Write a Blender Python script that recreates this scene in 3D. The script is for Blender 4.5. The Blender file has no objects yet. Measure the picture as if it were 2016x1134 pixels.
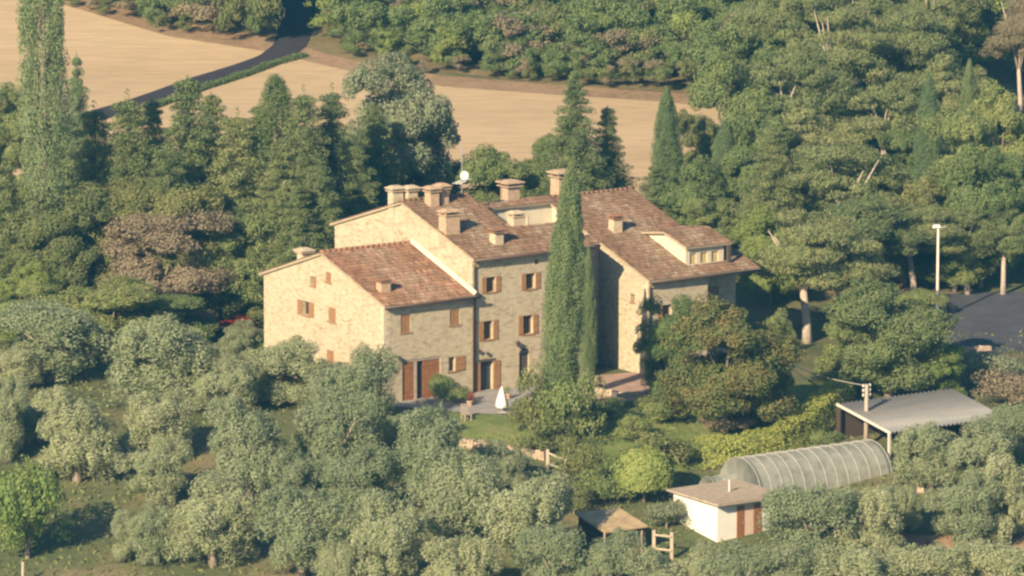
import bpy, math, random
import numpy as np
from mathutils import Vector

R = math.radians
# ------------------------------------------------------------------ camera, sky, sun, exposure
sc = bpy.context.scene
PITCH, DIST, SPAN, PXW, PXH = R(9.8), 400.0, 67.2, 2016, 1134
AIM = Vector((2.53, 0.0, 7.03))
CAM = AIM + DIST * Vector((0, -math.cos(PITCH), math.sin(PITCH)))
cd = bpy.data.cameras.new('camera'); cam = bpy.data.objects.new('camera', cd)
sc.collection.objects.link(cam); cam.location = CAM
cam.rotation_euler = (R(90) - PITCH, 0, 0)
cd.sensor_width = 36; cd.lens = 36 * DIST / SPAN; cd.clip_start = 1; cd.clip_end = 6000
sc.camera = cam

A34 = R(34)
UX = Vector((math.cos(A34), math.sin(A34), 0)); VX = Vector((-math.sin(A34), math.cos(A34), 0))
SUN_UV = (0.90, 0.436); SUN_EL = R(27)
sd = (UX * SUN_UV[0] + VX * SUN_UV[1]).normalized()          # horizontal travel of the sunlight
travel = Vector((sd.x * math.cos(SUN_EL), sd.y * math.cos(SUN_EL), -math.sin(SUN_EL)))
sl = bpy.data.lights.new('sun', 'SUN'); sl.energy = 5.0; sl.angle = R(0.5); sl.color = (1.0, 0.81, 0.55)
so = bpy.data.objects.new('sun', sl); sc.collection.objects.link(so)
so.location = (-200, -200, 250)
so.rotation_euler = travel.to_track_quat('-Z', 'Y').to_euler()
w = bpy.data.worlds.new('World'); sc.world = w; w.use_nodes = True
nt = w.node_tree; bg = nt.nodes['Background']
sk = nt.nodes.new('ShaderNodeTexSky'); sk.sky_type = 'NISHITA'; sk.sun_disc = False
sk.sun_elevation = SUN_EL; sk.sun_rotation = math.atan2(-travel.x, -travel.y)
sk.air_density = 1.0; sk.dust_density = 1.0; sk.ozone_density = 4.0
nt.links.new(sk.outputs[0], bg.inputs[0]); bg.inputs[1].default_value = 0.07
sc.view_settings.view_transform = 'Standard'; sc.view_settings.look = 'None'
sc.view_settings.exposure = 0.92; sc.view_settings.gamma = 1.0
sc.render.engine = 'CYCLES'
sc.cycles.filter_width = 2.5
sc.cycles.volume_bounces = 0; sc.cycles.volume_step_rate = 4
sc.cycles.max_bounces = 6; sc.cycles.diffuse_bounces = 1; sc.cycles.transparent_max_bounces = 8
sc.cycles.use_denoising = True

# ------------------------------------------------------------------ ground shape and picture rays
def sstep(a, b, t):
    t = min(1.0, max(0.0, (t - a) / (b - a))); return t * t * (3 - 2 * t)

def ramp(t, soft):                       # smooth max(0, t)
    if t <= -soft: return 0.0
    if t >= soft: return t
    return (t + soft) ** 2 / (4 * soft)

def h(x, y):
    z = -0.16 * ramp(-9 - y, 3) + 0.07 * ramp(y - 20, 4) + 0.05 * ramp(y - 110, 8) - 0.06 * ramp(y - 420, 60)
    z += 0.14 * math.sin(x * 0.21 + 1.3) * math.sin(y * 0.17) * sstep(-10, -16, y)
    z += 0.25 * math.sin(x * 0.05 + .4) * sstep(40, 70, y)
    return z

FPX = PXW * DIST / SPAN
def ray(px, py):
    dx, dy = (px - PXW / 2) / FPX, -(py - PXH / 2) / FPX
    f = Vector((0, math.cos(PITCH), -math.sin(PITCH))); u = Vector((0, math.sin(PITCH), math.cos(PITCH)))
    return (f + u * dy + Vector((1, 0, 0)) * dx)

def inv(px, py):                         # a picture point on the ground
    d = ray(px, py); lo, hi = 250.0, 1500.0
    for _ in range(48):
        m = (lo + hi) / 2; p = CAM + d * m
        if p.z > h(p.x, p.y): lo = m
        else: hi = m
    p = CAM + d * lo
    return Vector((p.x, p.y, h(p.x, p.y)))

def scale_at(p):                         # picture units (2016 wide) per metre at p
    return FPX / (p - CAM).dot(Vector((0, math.cos(PITCH), -math.sin(PITCH))))

# ------------------------------------------------------------------ materials
def mat(name):
    m = bpy.data.materials.new(name); m.use_nodes = True
    n = m.node_tree.nodes; return m, m.node_tree, n['Principled BSDF'], n, m.node_tree.links

def noise(t, scale, detail=4, rough=.6, vec=None):
    n = t.nodes.new('ShaderNodeTexNoise'); n.inputs['Scale'].default_value = scale
    n.inputs['Detail'].default_value = detail; n.inputs['Roughness'].default_value = rough
    if vec is not None: t.links.new(vec, n.inputs['Vector'])
    return n.outputs['Fac']

def ramp_node(t, fac, stops):
    r = t.nodes.new('ShaderNodeValToRGB'); e = r.color_ramp.elements
    while len(e) < len(stops): e.new(.5)
    for k, (p, c) in enumerate(stops): e[k].position = p; e[k].color = (*c, 1)
    t.links.new(fac, r.inputs[0]); return r.outputs[0]

def mapping(t, sx, sy, sz, coord='Object', rz=0):
    c = t.nodes.new('ShaderNodeTexCoord'); m = t.nodes.new('ShaderNodeMapping')
    m.inputs['Scale'].default_value = (sx, sy, sz); m.inputs['Rotation'].default_value = (0, 0, rz)
    t.links.new(c.outputs[coord], m.inputs[0]); return m.outputs[0]

def mixc(t, fac, a, b, mode='MIX'):
    m = t.nodes.new('ShaderNodeMix'); m.data_type = 'RGBA'; m.blend_type = mode
    for s, v in ((m.inputs[0], fac), (m.inputs[6], a), (m.inputs[7], b)):
        if hasattr(v, 'is_output'): t.links.new(v, s)
        elif isinstance(v, tuple): s.default_value = (*v, 1)
        else: s.default_value = v
    return m.outputs[2]

def bump(t, b, hgt, strength=.4, dist=.05):
    n = t.nodes.new('ShaderNodeBump'); n.inputs['Strength'].default_value = strength; n.inputs['Distance'].default_value = dist
    t.links.new(hgt, n.inputs['Height']); t.links.new(n.outputs[0], b.inputs['Normal'])

def plain(name, col, rough=.7, var=.25, sc_=6, metal=0.0):
    m, t, b, n, l = mat(name)
    f = noise(t, sc_, 5, .65, mapping(t, 1, 1, 1))
    c = ramp_node(t, f, [(.3, tuple(x * (1 - var) for x in col)), (.7, tuple(min(1, x * (1 + var)) for x in col))])
    l.new(c, b.inputs['Base Color']); b.inputs['Roughness'].default_value = rough; b.inputs['Metallic'].default_value = metal
    return m

def leafmat(name, a, b_, trans=.42):
    """leaf colour runs between a and b_ leaf by leaf and clump by clump, and shifts a little tree by tree"""
    m, t, b, n, l = mat(name)
    g = n.new('ShaderNodeNewGeometry'); o = n.new('ShaderNodeObjectInfo')
    f = noise(t, 1.1, 3, .6, mapping(t, 1, 1, 1))
    mp = n.new('ShaderNodeMath'); mp.operation = 'MULTIPLY_ADD'; mp.inputs[1].default_value = .26
    l.new(g.outputs['Random Per Island'], mp.inputs[0])
    ms = n.new('ShaderNodeMath'); ms.operation = 'MULTIPLY_ADD'; ms.inputs[1].default_value = 1.9; ms.inputs[2].default_value = -.58
    l.new(f, ms.inputs[0]); l.new(ms.outputs[0], mp.inputs[2]); mp.use_clamp = True
    c = mixc(t, mp.outputs[0], a, b_)
    hs = n.new('ShaderNodeHueSaturation')
    mr = n.new('ShaderNodeMapRange'); mr.inputs[3].default_value = .478; mr.inputs[4].default_value = .518
    l.new(o.outputs['Random'], mr.inputs[0]); l.new(mr.outputs[0], hs.inputs['Hue'])
    mv = n.new('ShaderNodeMapRange'); mv.inputs[3].default_value = 1.27; mv.inputs[4].default_value = .9
    l.new(o.outputs['Random'], mv.inputs[0]); l.new(mv.outputs[0], hs.inputs['Value'])
    l.new(c, hs.inputs['Color']); l.new(hs.outputs[0], b.inputs['Base Color'])
    b.inputs['Roughness'].default_value = .65; b.inputs['Specular IOR Level'].default_value = .25
    tr = n.new('ShaderNodeBsdfTranslucent'); l.new(hs.outputs[0], tr.inputs[0])
    mx = n.new('ShaderNodeMixShader'); mx.inputs[0].default_value = trans
    l.new(b.outputs[0], mx.inputs[1]); l.new(tr.outputs[0], mx.inputs[2]); l.new(mx.outputs[0], n['Material Output'].inputs[0])
    return m

LM = dict(
    olive=leafmat('olive_leaves', (.23, .28, .14), (.41, .44, .26)),
    dark=leafmat('conifer_leaves', (.125, .18, .07), (.305, .33, .135)),
    pine=leafmat('pine_leaves', (.145, .20, .08), (.33, .345, .15)),
    green=leafmat('broad_leaves', (.135, .205, .07), (.315, .345, .13)),
    bright=leafmat('bright_leaves', (.19, .27, .07), (.36, .39, .12)),
    yellow=leafmat('yellowing_leaves', (.15, .19, .06), (.30, .30, .125)),
    pale=leafmat('pale_leaves', (.20, .24, .135), (.33, .35, .21)),
    brown=leafmat('dry_leaves', (.23, .19, .115), (.37, .315, .20)),
    hedge=leafmat('hedge_leaves', (.27, .34, .07), (.43, .45, .13)),
    rust=leafmat('rusty_leaves', (.095, .19, .055), (.285, .205, .085)),
    cyp=leafmat('cypress_leaves', (.12, .185, .08), (.25, .31, .13)),
    cypl=leafmat('light_cypress_leaves', (.15, .22, .10), (.26, .32, .15)),
)
BARK = plain('bark', (.24, .19, .14), .9, .4, 9)
BARKP = plain('pale_bark', (.42, .34, .27), .9, .35, 7)

def stone_mat():
    m, t, b, n, l = mat('stone_masonry')
    v = mapping(t, 2.9, 2.9, 6.6)
    vo = n.new('ShaderNodeTexVoronoi'); vo.inputs['Scale'].default_value = 1.0; l.new(v, vo.inputs['Vector'])
    wn = n.new('ShaderNodeSeparateColor'); l.new(vo.outputs['Color'], wn.inputs[0])
    base = ramp_node(t, wn.outputs[0], [(0, (.33, .255, .155)), (.3, (.49, .405, .265)), (.75, (.59, .50, .345)), (1, (.42, .335, .21))])
    big = noise(t, .55, 5, .6, mapping(t, 1, 1, 1.6))
    c1 = mixc(t, ramp_node(t, big, [(.4, (0, 0, 0)), (.7, (.5, .5, .5))]), base, (.53, .465, .345))
    ve = n.new('ShaderNodeTexVoronoi'); ve.feature = 'DISTANCE_TO_EDGE'; l.new(v, ve.inputs['Vector'])
    edge = ramp_node(t, ve.outputs['Distance'], [(.0, (1, 1, 1)), (.09, (0, 0, 0))])
    c2 = mixc(t, edge, c1, (.42, .36, .26))
    st = noise(t, 1.0, 4, .7, mapping(t, 2.6, 2.6, .35))
    c3 = mixc(t, ramp_node(t, st, [(.56, (0, 0, 0)), (.74, (.5, .5, .5))]), c2, (.31, .245, .165))
    l.new(c3, b.inputs['Base Color']); b.inputs['Roughness'].default_value = .9; b.inputs['Specular IOR Level'].default_value = .15
    bump(t, b, ve.outputs['Distance'], .5, .06)
    return m
STONE = stone_mat()

def tile_mat(name, ca, cb, cc):
    m, t, b, n, l = mat(name)
    uv = n.new('ShaderNodeUVMap'); sp = n.new('ShaderNodeVectorMath'); sp.operation = 'FLOOR'
    l.new(uv.outputs[0], sp.inputs[0])
    wn = n.new('ShaderNodeTexWhiteNoise'); wn.noise_dimensions = '2D'; l.new(sp.outputs[0], wn.inputs['Vector'])
    c = ramp_node(t, wn.outputs['Value'], [(0, ca), (.5, cb), (.86, cb), (1, cc)])
    f = noise(t, .9, 5, .65, mapping(t, 1, 1, 1))
    c2 = mixc(t, ramp_node(t, f, [(.42, (0, 0, 0)), (.68, (.75, .75, .75))]), c, (.14, .10, .06))
    f2 = noise(t, 2.3, 4, .6, mapping(t, 1, 1, 1))
    c3 = mixc(t, ramp_node(t, f2, [(.55, (0, 0, 0)), (.75, (.6, .6, .6))]), c2, (.23, .145, .09))
    l.new(c3, b.inputs['Base Color']); b.inputs['Roughness'].default_value = .95; b.inputs['Specular IOR Level'].default_value = .05
    return m
TILE = tile_mat('clay_tiles', (.135, .08, .052), (.235, .143, .094), (.315, .215, .148))
TILER = tile_mat('red_clay_tiles', (.18, .088, .055), (.305, .165, .102), (.42, .275, .19))

WOOD = plain('shutter_wood', (.31, .165, .07), .55, .25, 8)
DOORW = plain('door_wood', (.27, .115, .045), .55, .25, 5)
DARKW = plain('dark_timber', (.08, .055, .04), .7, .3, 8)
GLASS = plain('dark_glass', (.035, .04, .045), .12, .2, 3)
CREAM = plain('cream_render', (.60, .525, .39), .9, .1, 1.5)
WHITE = plain('white_paint', (.80, .76, .66), .6, .05, 2)
WHITEC = plain('white_canvas', (.82, .78, .70), .8, .05, 5)
GUT = plain('brown_gutter', (.10, .06, .045), .45, .2, 4)
BRICK = plain('chimney_render', (.50, .40, .27), .9, .22, 4)
BRICKR = plain('chimney_brick', (.44, .31, .20), .9, .25, 5)
METAL = plain('grey_metal', (.55, .55, .53), .4, .1, 5, .6)
METALD = plain('dull_tube', (.35, .34, .30), .6, .2, 4)
POLE = plain('pale_pole', (.60, .54, .46), .7, .12, 4)
POLEW = plain('weathered_pole', (.40, .32, .25), .85, .25, 6)
RAILW = plain('weathered_rail', (.44, .37, .27), .85, .25, 5)
PAVE = plain('grey_paving', (.30, .275, .245), .9, .2, 1.2)
PINK = plain('terracotta_paving', (.38, .25, .19), .9, .25, 1.5)
ASPH = plain('asphalt', (.028, .021, .026), .9, .25, .8)
DRYSTONE = plain('dry_stone', (.44, .33, .24), .95, .35, 2.5)
REDF = leafmat('red_flowers', (.16, .05, .03), (.5, .05, .035))

def ground_mat(name, stops, scale, fine, stretch=(1, 1, 1), rz=0, deep=.55):
    m, t, b, n, l = mat(name)
    f = noise(t, scale, 6, .62, mapping(t, *stretch, coord='Object', rz=rz))
    c = ramp_node(t, f, stops)
    g = noise(t, fine, 4, .7, mapping(t, *stretch, coord='Object', rz=rz))
    c2 = mixc(t, deep, c, ramp_node(t, g, [(.3, (.45, .45, .45)), (.7, (1.15, 1.12, 1.05))]), 'MULTIPLY')
    l.new(c2, b.inputs['Base Color']); b.inputs['Roughness'].default_value = .95; b.inputs['Specular IOR Level'].default_value = .1
    bump(t, b, g, .6, .15)
    return m
GROUND = ground_mat('grove_ground', [(.30, (.085, .11, .045)), (.50, (.13, .145, .065)), (.66, (.23, .185, .105)), (.78, (.16, .155, .075))], .16, 1.6)
FIELDM = ground_mat('stubble', [(.25, (.46, .335, .195)), (.5, (.52, .385, .23)), (.8, (.56, .43, .27))], .05, .7, (.35, 1.7, 1), R(-9), .36)
LAWN = ground_mat('lawn_grass', [(.3, (.12, .17, .05)), (.55, (.19, .225, .075)), (.75, (.28, .26, .12))], .35, 2.4)
SCRUB = ground_mat('wood_floor', [(.3, (.12, .12, .05)), (.6, (.24, .19, .10)), (.8, (.32, .24, .14))], .2, 1.5)
VERGE = ground_mat('dry_verge', [(.3, (.25, .17, .10)), (.6, (.36, .245, .15)), (.8, (.22, .19, .09))], .2, 1.5)

# ------------------------------------------------------------------ mesh helpers
COL = sc.collection
class MB:
    def __init__(s): s.v = []; s.f = []
    def add(s, vs, fs):
        o = len(s.v); s.v += [tuple(p) for p in vs]; s.f += [tuple(i + o for i in f) for f in fs]; return s
    def quad(s, a, b, c, d): return s.add([a, b, c, d], [(0, 1, 2, 3)])
    def box(s, x0, x1, y0, y1, z0, z1):
        vs = [(x, y, z) for z in (z0, z1) for x, y in ((x0, y0), (x1, y0), (x1, y1), (x0, y1))]
        return s.add(vs, [(3, 2, 1, 0), (4, 5, 6, 7), (0, 1, 5, 4), (1, 2, 6, 5), (2, 3, 7, 6), (3, 0, 4, 7)])
    def frustum(s, cx, cy, z0, z1, a0, b0, a1, b1):
        vs = [(cx + i * a, cy + j * b, z) for z, a, b in ((z0, a0, b0), (z1, a1, b1)) for i, j in ((-1, -1), (1, -1), (1, 1), (-1, 1))]
        return s.add(vs, [(3, 2, 1, 0), (4, 5, 6, 7), (0, 1, 5, 4), (1, 2, 6, 5), (2, 3, 7, 6), (3, 0, 4, 7)])
    def tube(s, pts, rads, n=8, caps=True):
        pts = [Vector(p) for p in pts]
        if not isinstance(rads, (list, tuple)): rads = [rads] * len(pts)
        rings = []
        for i, p in enumerate(pts):
            d = (pts[min(i + 1, len(pts) - 1)] - pts[max(i - 1, 0)]).normalized()
            a = d.orthogonal().normalized() if i == 0 else (rings[-1][1] - d * rings[-1][1].dot(d)).normalized()
            b = d.cross(a); rings.append(([p + (a * math.cos(2 * math.pi * k / n) + b * math.sin(2 * math.pi * k / n)) * rads[i] for k in range(n)], a))
        o = [q for r, _ in rings for q in r]
        fs = [(i * n + k, i * n + (k + 1) % n, (i + 1) * n + (k + 1) % n, (i + 1) * n + k) for i in range(len(pts) - 1) for k in range(n)]
        if caps: fs += [tuple(range(n))[::-1], tuple((len(pts) - 1) * n + k for k in range(n))]
        return s.add(o, fs)
    def build(s, name, m, parent=None, smooth=False, bev=0):
        me = bpy.data.meshes.new(name); me.from_pydata(s.v, [], s.f); me.update()
        me.materials.append(m)
        if smooth:
            for p in me.polygons: p.use_smooth = True
        o = bpy.data.objects.new(name, me); COL.objects.link(o)
        if parent: o.parent = parent
        if bev:
            b = o.modifiers.new('bevel', 'BEVEL'); b.width = bev; b.segments = 2; b.limit_method = 'ANGLE'
        return o

def tag(o, label=None, cat=None, group=None, kind=None):
    for k, v in (('label', label), ('category', cat), ('group', group), ('kind', kind)):
        if v: o[k] = v
    return o

def empty(name, loc, rz=0, label=None, cat=None, group=None):
    o = bpy.data.objects.new(name, None); COL.objects.link(o); o.location = loc; o.rotation_euler = (0, 0, rz)
    o.empty_display_size = .3
    return tag(o, label, cat, group)

def quad_cloud(name, P, m):
    """P: (N,4,3) corners -> one mesh of N leaves"""
    N = len(P); me = bpy.data.meshes.new(name)
    me.vertices.add(N * 4); me.vertices.foreach_set('co', P.reshape(-1).astype(np.float32))
    me.loops.add(N * 4); me.loops.foreach_set('vertex_index', np.arange(N * 4, dtype=np.int32))
    me.polygons.add(N); me.polygons.foreach_set('loop_start', np.arange(0, N * 4, 4, dtype=np.int32))
    me.update(calc_edges=True); me.materials.append(m); return me

def unit(a): return a / np.maximum(np.linalg.norm(a, axis=-1, keepdims=True), 1e-6)

def leaves(pos, nrm, L, W, rng):
    n = len(pos); t = unit(np.cross(nrm, rng.normal(size=(n, 3)))); b = np.cross(nrm, t)
    s = rng.uniform(.65, 1.3, (n, 1)); L = L * s; W = W * s
    return np.stack([pos - t * L / 2, pos + b * W / 2 + t * L * .05, pos + t * L / 2, pos - b * W / 2 + t * L * .05], 1)

FINE = 5.0                               # finer, more numerous leaves
def blob_leaves(blobs, dens, L, W, rng, centre, jit=.6, outw=.7, droop=0.0):
    """leaves over clumps: blobs (M,6) = centre and radii"""
    out = []
    for x, y, z, a, b, c in blobs:
        n = max(8, int(dens * FINE * (a * b + a * c + b * c) / 3))
        u = unit(rng.normal(size=(n, 3))); r = rng.uniform(.55, 1.08, (n, 1)) ** .6
        p = np.array([x, y, z]) + u * np.array([a, b, c]) * r
        nr = unit(u / np.array([a, b, c]) * min(a, b, c) + outw * unit(p - centre) + jit * rng.normal(size=(n, 3)))
        p[:, 2] -= droop * rng.random(n) * c
        out.append(leaves(p, nr, L / FINE ** .5, W / FINE ** .5 * 1.05, rng))
    return np.concatenate(out)

# ------------------------------------------------------------------ tree kinds
rs = np.random.default_rng(7)
def lobes(rng, n, R0, z0, z1, r0, r1, flat=1.0, sub=13, sr=(.3, .5), xy=1.0, up_=1.0):
    bl = []
    for k in range(n):
        a = 2 * math.pi * (k + rng.uniform(-.35, .35)) / n * (1 if k % 2 else 1.618)
        rr = R0 * math.sqrt(rng.uniform(.12, 1)); zz = rng.uniform(z0, z1)
        rr *= 1 - .45 * max(0, (zz - (z0 + z1) / 2) / (z1 - z0 + .01))
        c = np.array([rr * math.cos(a), rr * math.sin(a), zz]); rl = rng.uniform(r0, r1)
        for _ in range(sub):
            u = unit(rng.normal(size=3)); u[2] = abs(u[2]) * .9 - .35
            s = rng.uniform(*sr); p = c + u * rl * np.array([1, 1, flat]) * rng.uniform(.55, 1.0)
            bl.append((*p, s * rng.uniform(.8, 1.3) * xy, s * rng.uniform(.8, 1.3) * xy, s * rng.uniform(.65, 1.0) * up_))
    return np.array(bl)

def trunk_limbs(rng, ht, r, spread, n=5, top=None, lean=.15):
    b = MB(); lx, ly = rng.uniform(-lean, lean, 2) * ht
    b.tube([(0, 0, -.4), (lx * .2, ly * .2, ht * .35), (lx, ly, ht)], [r * 1.35, r, r * .8], 7)
    top = top or ht * 2
    for k in range(n):
        a = 2 * math.pi * k / n + rng.uniform(-.4, .4); s = spread * rng.uniform(.5, 1)
        b.tube([(lx * .9, ly * .9, ht * .9), (lx + s * .5 * math.cos(a), ly + s * .5 * math.sin(a), ht + (top - ht) * .45),
                (lx + s * math.cos(a), ly + s * math.sin(a), top * rng.uniform(.75, .95))], [r * .6, r * .36, r * .12], 5)
    return b

PROTO = {}
def reg(kind, crown_P, trunk, m, bark=None):
    P = crown_P; lo = P.reshape(-1, 3).min(0); hi = P.reshape(-1, 3).max(0)
    w_ = (np.percentile(P[..., 0], 98.5) - np.percentile(P[..., 0], 1.5) + np.percentile(P[..., 1], 98.5) - np.percentile(P[..., 1], 1.5)) / 2
    me = quad_cloud('crown', P, LM[m])
    tm = bpy.data.meshes.new('trunk'); tm.from_pydata(trunk.v, [], trunk.f); tm.update(); tm.materials.append(bark or BARK)
    for p in tm.polygons: p.use_smooth = True
    PROTO.setdefault(kind, []).append((me, tm, float(np.percentile(P[..., 2], 99.7)), float(w_)))

for k in range(4):                                       # olive: lumpy, ragged, low
    bl = np.concatenate([lobes(rs, 9, 1.25, 1.6, 3.7, .75, 1.1, 1.0, 17, (.25, .44), .85, 1.55), lobes(rs, 8, 1.3, .55, 1.7, .65, .9, 1.0, 11, (.25, .42), .85, 1.5)])
    P = blob_leaves(bl, 270, .25, .115, rs, np.array([0, 0, 1.4]), .75, .8)
    reg('olive', P, trunk_limbs(rs, 1.2, .2, 1.4, 5, 3.0), 'olive')
for k in range(3):                                       # round broadleaf
    bl = np.concatenate([lobes(rs, 20, 2.4, 2.4, 7.2, 1.1, 1.6, .85, 16, (.36, .64)), lobes(rs, 9, 2.7, .9, 2.6, .9, 1.3, .9, 12, (.36, .6))])
    P = blob_leaves(bl, 150, .34, .2, rs, np.array([0, 0, 3.6]), .55, .5)
    reg('broad', P, trunk_limbs(rs, 1.8, .22, 1.6, 6, 5.6), 'green')
for k in range(3):                                       # tiered conifer
    bl = []; H = 13.0
    z = 1.3
    while z < H - .4:
        f = 1 - z / H; rr = (3.3 * f ** .62 + .1) * rs.uniform(.8, 1.1); nb = max(3, int(9 * f + 2)); a0 = rs.uniform(0, 6.3)
        for q in range(nb):
            a = a0 + 2 * math.pi * q / nb + rs.uniform(-.25, .25); L_ = rr * rs.uniform(.75, 1.12)
            for s in np.arange(.22, 1.01, .26):
                e = (.44 + .34 * f) * (1.15 - .35 * s)
                bl.append((L_ * s * math.cos(a), L_ * s * math.sin(a), z + .25 * s * (1 - s) * L_ - .1 * s * L_ + rs.uniform(-.1, .1), e * 1.1, e * 1.1, e * .6))
        z += rs.uniform(.5, .75)
    bl.append((0, 0, H - .3, .16, .16, .5))
    P = blob_leaves(np.array(bl), 125, .34, .17, rs, np.array([0, 0, 5.5]), .55, .4, .25)
    b = MB(); b.tube([(0, 0, -.4), (0, 0, 6), (0, 0, H - .8)], [.27, .17, .04], 7)
    reg('conifer', P, b, 'dark')
def column(H, rad, prof, n, fl, dens, L, W):
    bl = []
    for _ in range(n):
        z = rs.uniform(.02, 1) ** .9; r = rad * prof(z); a = rs.uniform(0, 6.283); q = r * rs.uniform(.45, .95); s = rs.uniform(.22, .4) * (.5 + .6 * prof(z))
        bl.append((q * math.cos(a), q * math.sin(a), .25 + z * (H - .6), s, s, s * fl))
    return blob_leaves(np.array(bl), dens, L, W, rs, np.array([0, 0, H * .3]), .5, .3)
for k in range(2):                                       # cypress: dense narrow flame
    P = column(14, 1.3, lambda z: (min(1, .55 + z * 2.2) * (1 - z ** 3.2) ** .8 + .02), 620, 2.6, 190, .26, .12)
    b = MB(); b.tube([(0, 0, -.4), (0, 0, 5), (0, 0, 12.5)], [.25, .16, .03], 7); reg('cypress', P, b, 'cyp')
for k in range(2):                                       # poplar: looser column
    P = column(17, 1.5, lambda z: (min(1, .35 + z * 2.4) * (1 - z ** 3) ** .7 + .05), 620, 1.8, 130, .25, .13)
    b = MB(); b.tube([(0, 0, -.4), (0, 0, 8), (0, 0, 16)], [.3, .2, .03], 7); reg('poplar', P, b, 'cypl')
for k in range(3):                                       # stone pine: flat layered plates on a bare leaning trunk
    bl = []
    for q in range(30):
        a = rs.uniform(0, 6.283); rr = 3.3 * math.sqrt(rs.random()); zz = 5.0 + 3.8 * (1 - (rr / 3.6) ** 2) * rs.uniform(.1, 1) + rs.uniform(-1.3, .3)
        for _ in range(11):
            u = unit(rs.normal(size=3)); s = rs.uniform(.38, .66)
            bl.append((rr * math.cos(a) + u[0] * 1.05, rr * math.sin(a) + u[1] * 1.05, zz + u[2] * .3, s, s, s * .5))
    P = blob_leaves(np.array(bl), 150, .34, .15, rs, np.array([0, 0, 5.5]), .5, .4)
    reg('pine', P, trunk_limbs(rs, 3.4, .24, 2.2, 6, 7.6, .1), 'pine', BARKP)
for k in range(3):                                       # shrub
    bl = lobes(rs, 7, .6, .35, 1.15, .35, .5, .9, 8, (.17, .3))
    P = blob_leaves(bl, 330, .19, .1, rs, np.array([0, 0, .6]), .6, .5)
    reg('shrub', P, trunk_limbs(rs, .4, .05, .5, 4, 1.0), 'green')
for k in range(1):                                       # clipped round bush
    n = 5200; u = unit(rs.normal(size=(n, 3))); u[:, 2] = np.abs(u[:, 2]) * 1.35 - .35; u = unit(u)
    p = u * (1 + .045 * np.sin(u[:, :1] * 7) + rs.normal(size=(n, 1)) * .03) * np.array([1.05, 1.05, 1.0]); p[:, 2] += .95
    P = leaves(p, unit(u + .35 * rs.normal(size=(n, 3))), .15, .09, rs)
    b = MB(); b.tube([(0, 0, -.3), (0, 0, .9)], [.09, .06], 6); reg('ball', P, b, 'bright')

rnd = random.Random(5)
NAMES = dict(olive='olive_tree', broad='broadleaf_tree', conifer='conifer_tree', cypress='cypress_tree', poplar='poplar_tree', pine='stone_pine', shrub='garden_shrub', ball='clipped_bush')
CATS = dict(olive='olive tree', broad='tree', conifer='conifer', cypress='cypress', poplar='poplar', pine='pine tree', shrub='shrub', ball='bush')
def tree(kind, px, base, top, wpx, label, m=None, group=None, lean=0.0, flat=None):
    g = inv(px, base); s = scale_at(g)
    me, tm, H0, W0 = PROTO[kind][rnd.randrange(len(PROTO[kind]))]
    hh = (base - top) / s / math.cos(PITCH); ww = wpx / s
    rt = empty(NAMES[kind], g, rnd.uniform(0, 6.283), label, CATS[kind], group)
    rt.scale = (ww / W0, ww / W0, hh / H0)
    if lean:                                     # lean in the picture plane
        rt.rotation_euler = (0, math.atan2(lean / s, hh), 0)
    if flat: rt.scale.z *= flat
    for n_, d in (('crown', me), ('trunk', tm)):
        c = bpy.data.objects.new(n_, d); COL.objects.link(c); c.parent = rt
        if n_ == 'crown' and m:
            c.material_slots[0].link = 'OBJECT'; c.material_slots[0].material = LM[m]
    return rt

# ------------------------------------------------------------------ the ground and what is laid on it
def grid_sheet(name, xs, ys, fn, m, dz=0.0):
    vs = [(*fn(x, y), 0) for y in ys for x in xs]; vs = [(a, b, h(a, b) + dz) for a, b, _ in vs]
    n = len(xs); fs = [(j * n + i, j * n + i + 1, (j + 1) * n + i + 1, (j + 1) * n + i) for j in range(len(ys) - 1) for i in range(n - 1)]
    me = bpy.data.meshes.new(name); me.from_pydata(vs, [], fs); me.update(); me.materials.append(m)
    for p in me.polygons: p.use_smooth = True
    o = bpy.data.objects.new(name, me); COL.objects.link(o); o['kind'] = 'structure'; return o

xs = sorted(set([-700, -500, -350, -250, -180, -130, -100] + list(range(-80, 81, 2)) + [100, 130, 180, 250, 350, 500, 700]))
ys = sorted(set([-390, -300, -220, -160, -120, -90, -70] + list(range(-60, 181, 2)) + [200, 230, 270, 320, 380, 450, 550, 700, 900]))
tag(grid_sheet('ground', xs, ys, lambda a, b: (a, b), GROUND), 'dry grass and bare soil ground of the olive grove', 'ground')

def lerp_line(pts, n):
    d = [0]
    for a, b in zip(pts, pts[1:]): d.append(d[-1] + (b - a).length)
    out = []
    for k in range(n):
        t = d[-1] * k / (n - 1)
        for i in range(len(pts) - 1):
            if t <= d[i + 1] + 1e-6:
                out.append(pts[i].lerp(pts[i + 1], (t - d[i]) / max(1e-6, d[i + 1] - d[i]))); break
    return out

def strip_between(name, lo, up, m, dz, n=60, k=16, label=None, cat=None):
    A = lerp_line([inv(*p) for p in lo], n); B = lerp_line([inv(*p) for p in up], n)
    pts = [[A[i].lerp(B[i], j / (k - 1)) for i in range(n)] for j in range(k)]
    o = grid_sheet(name, list(range(n)), list(range(k)), lambda i, j: (pts[j][i].x, pts[j][i].y), m, dz)
    return tag(o, label, cat)

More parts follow.
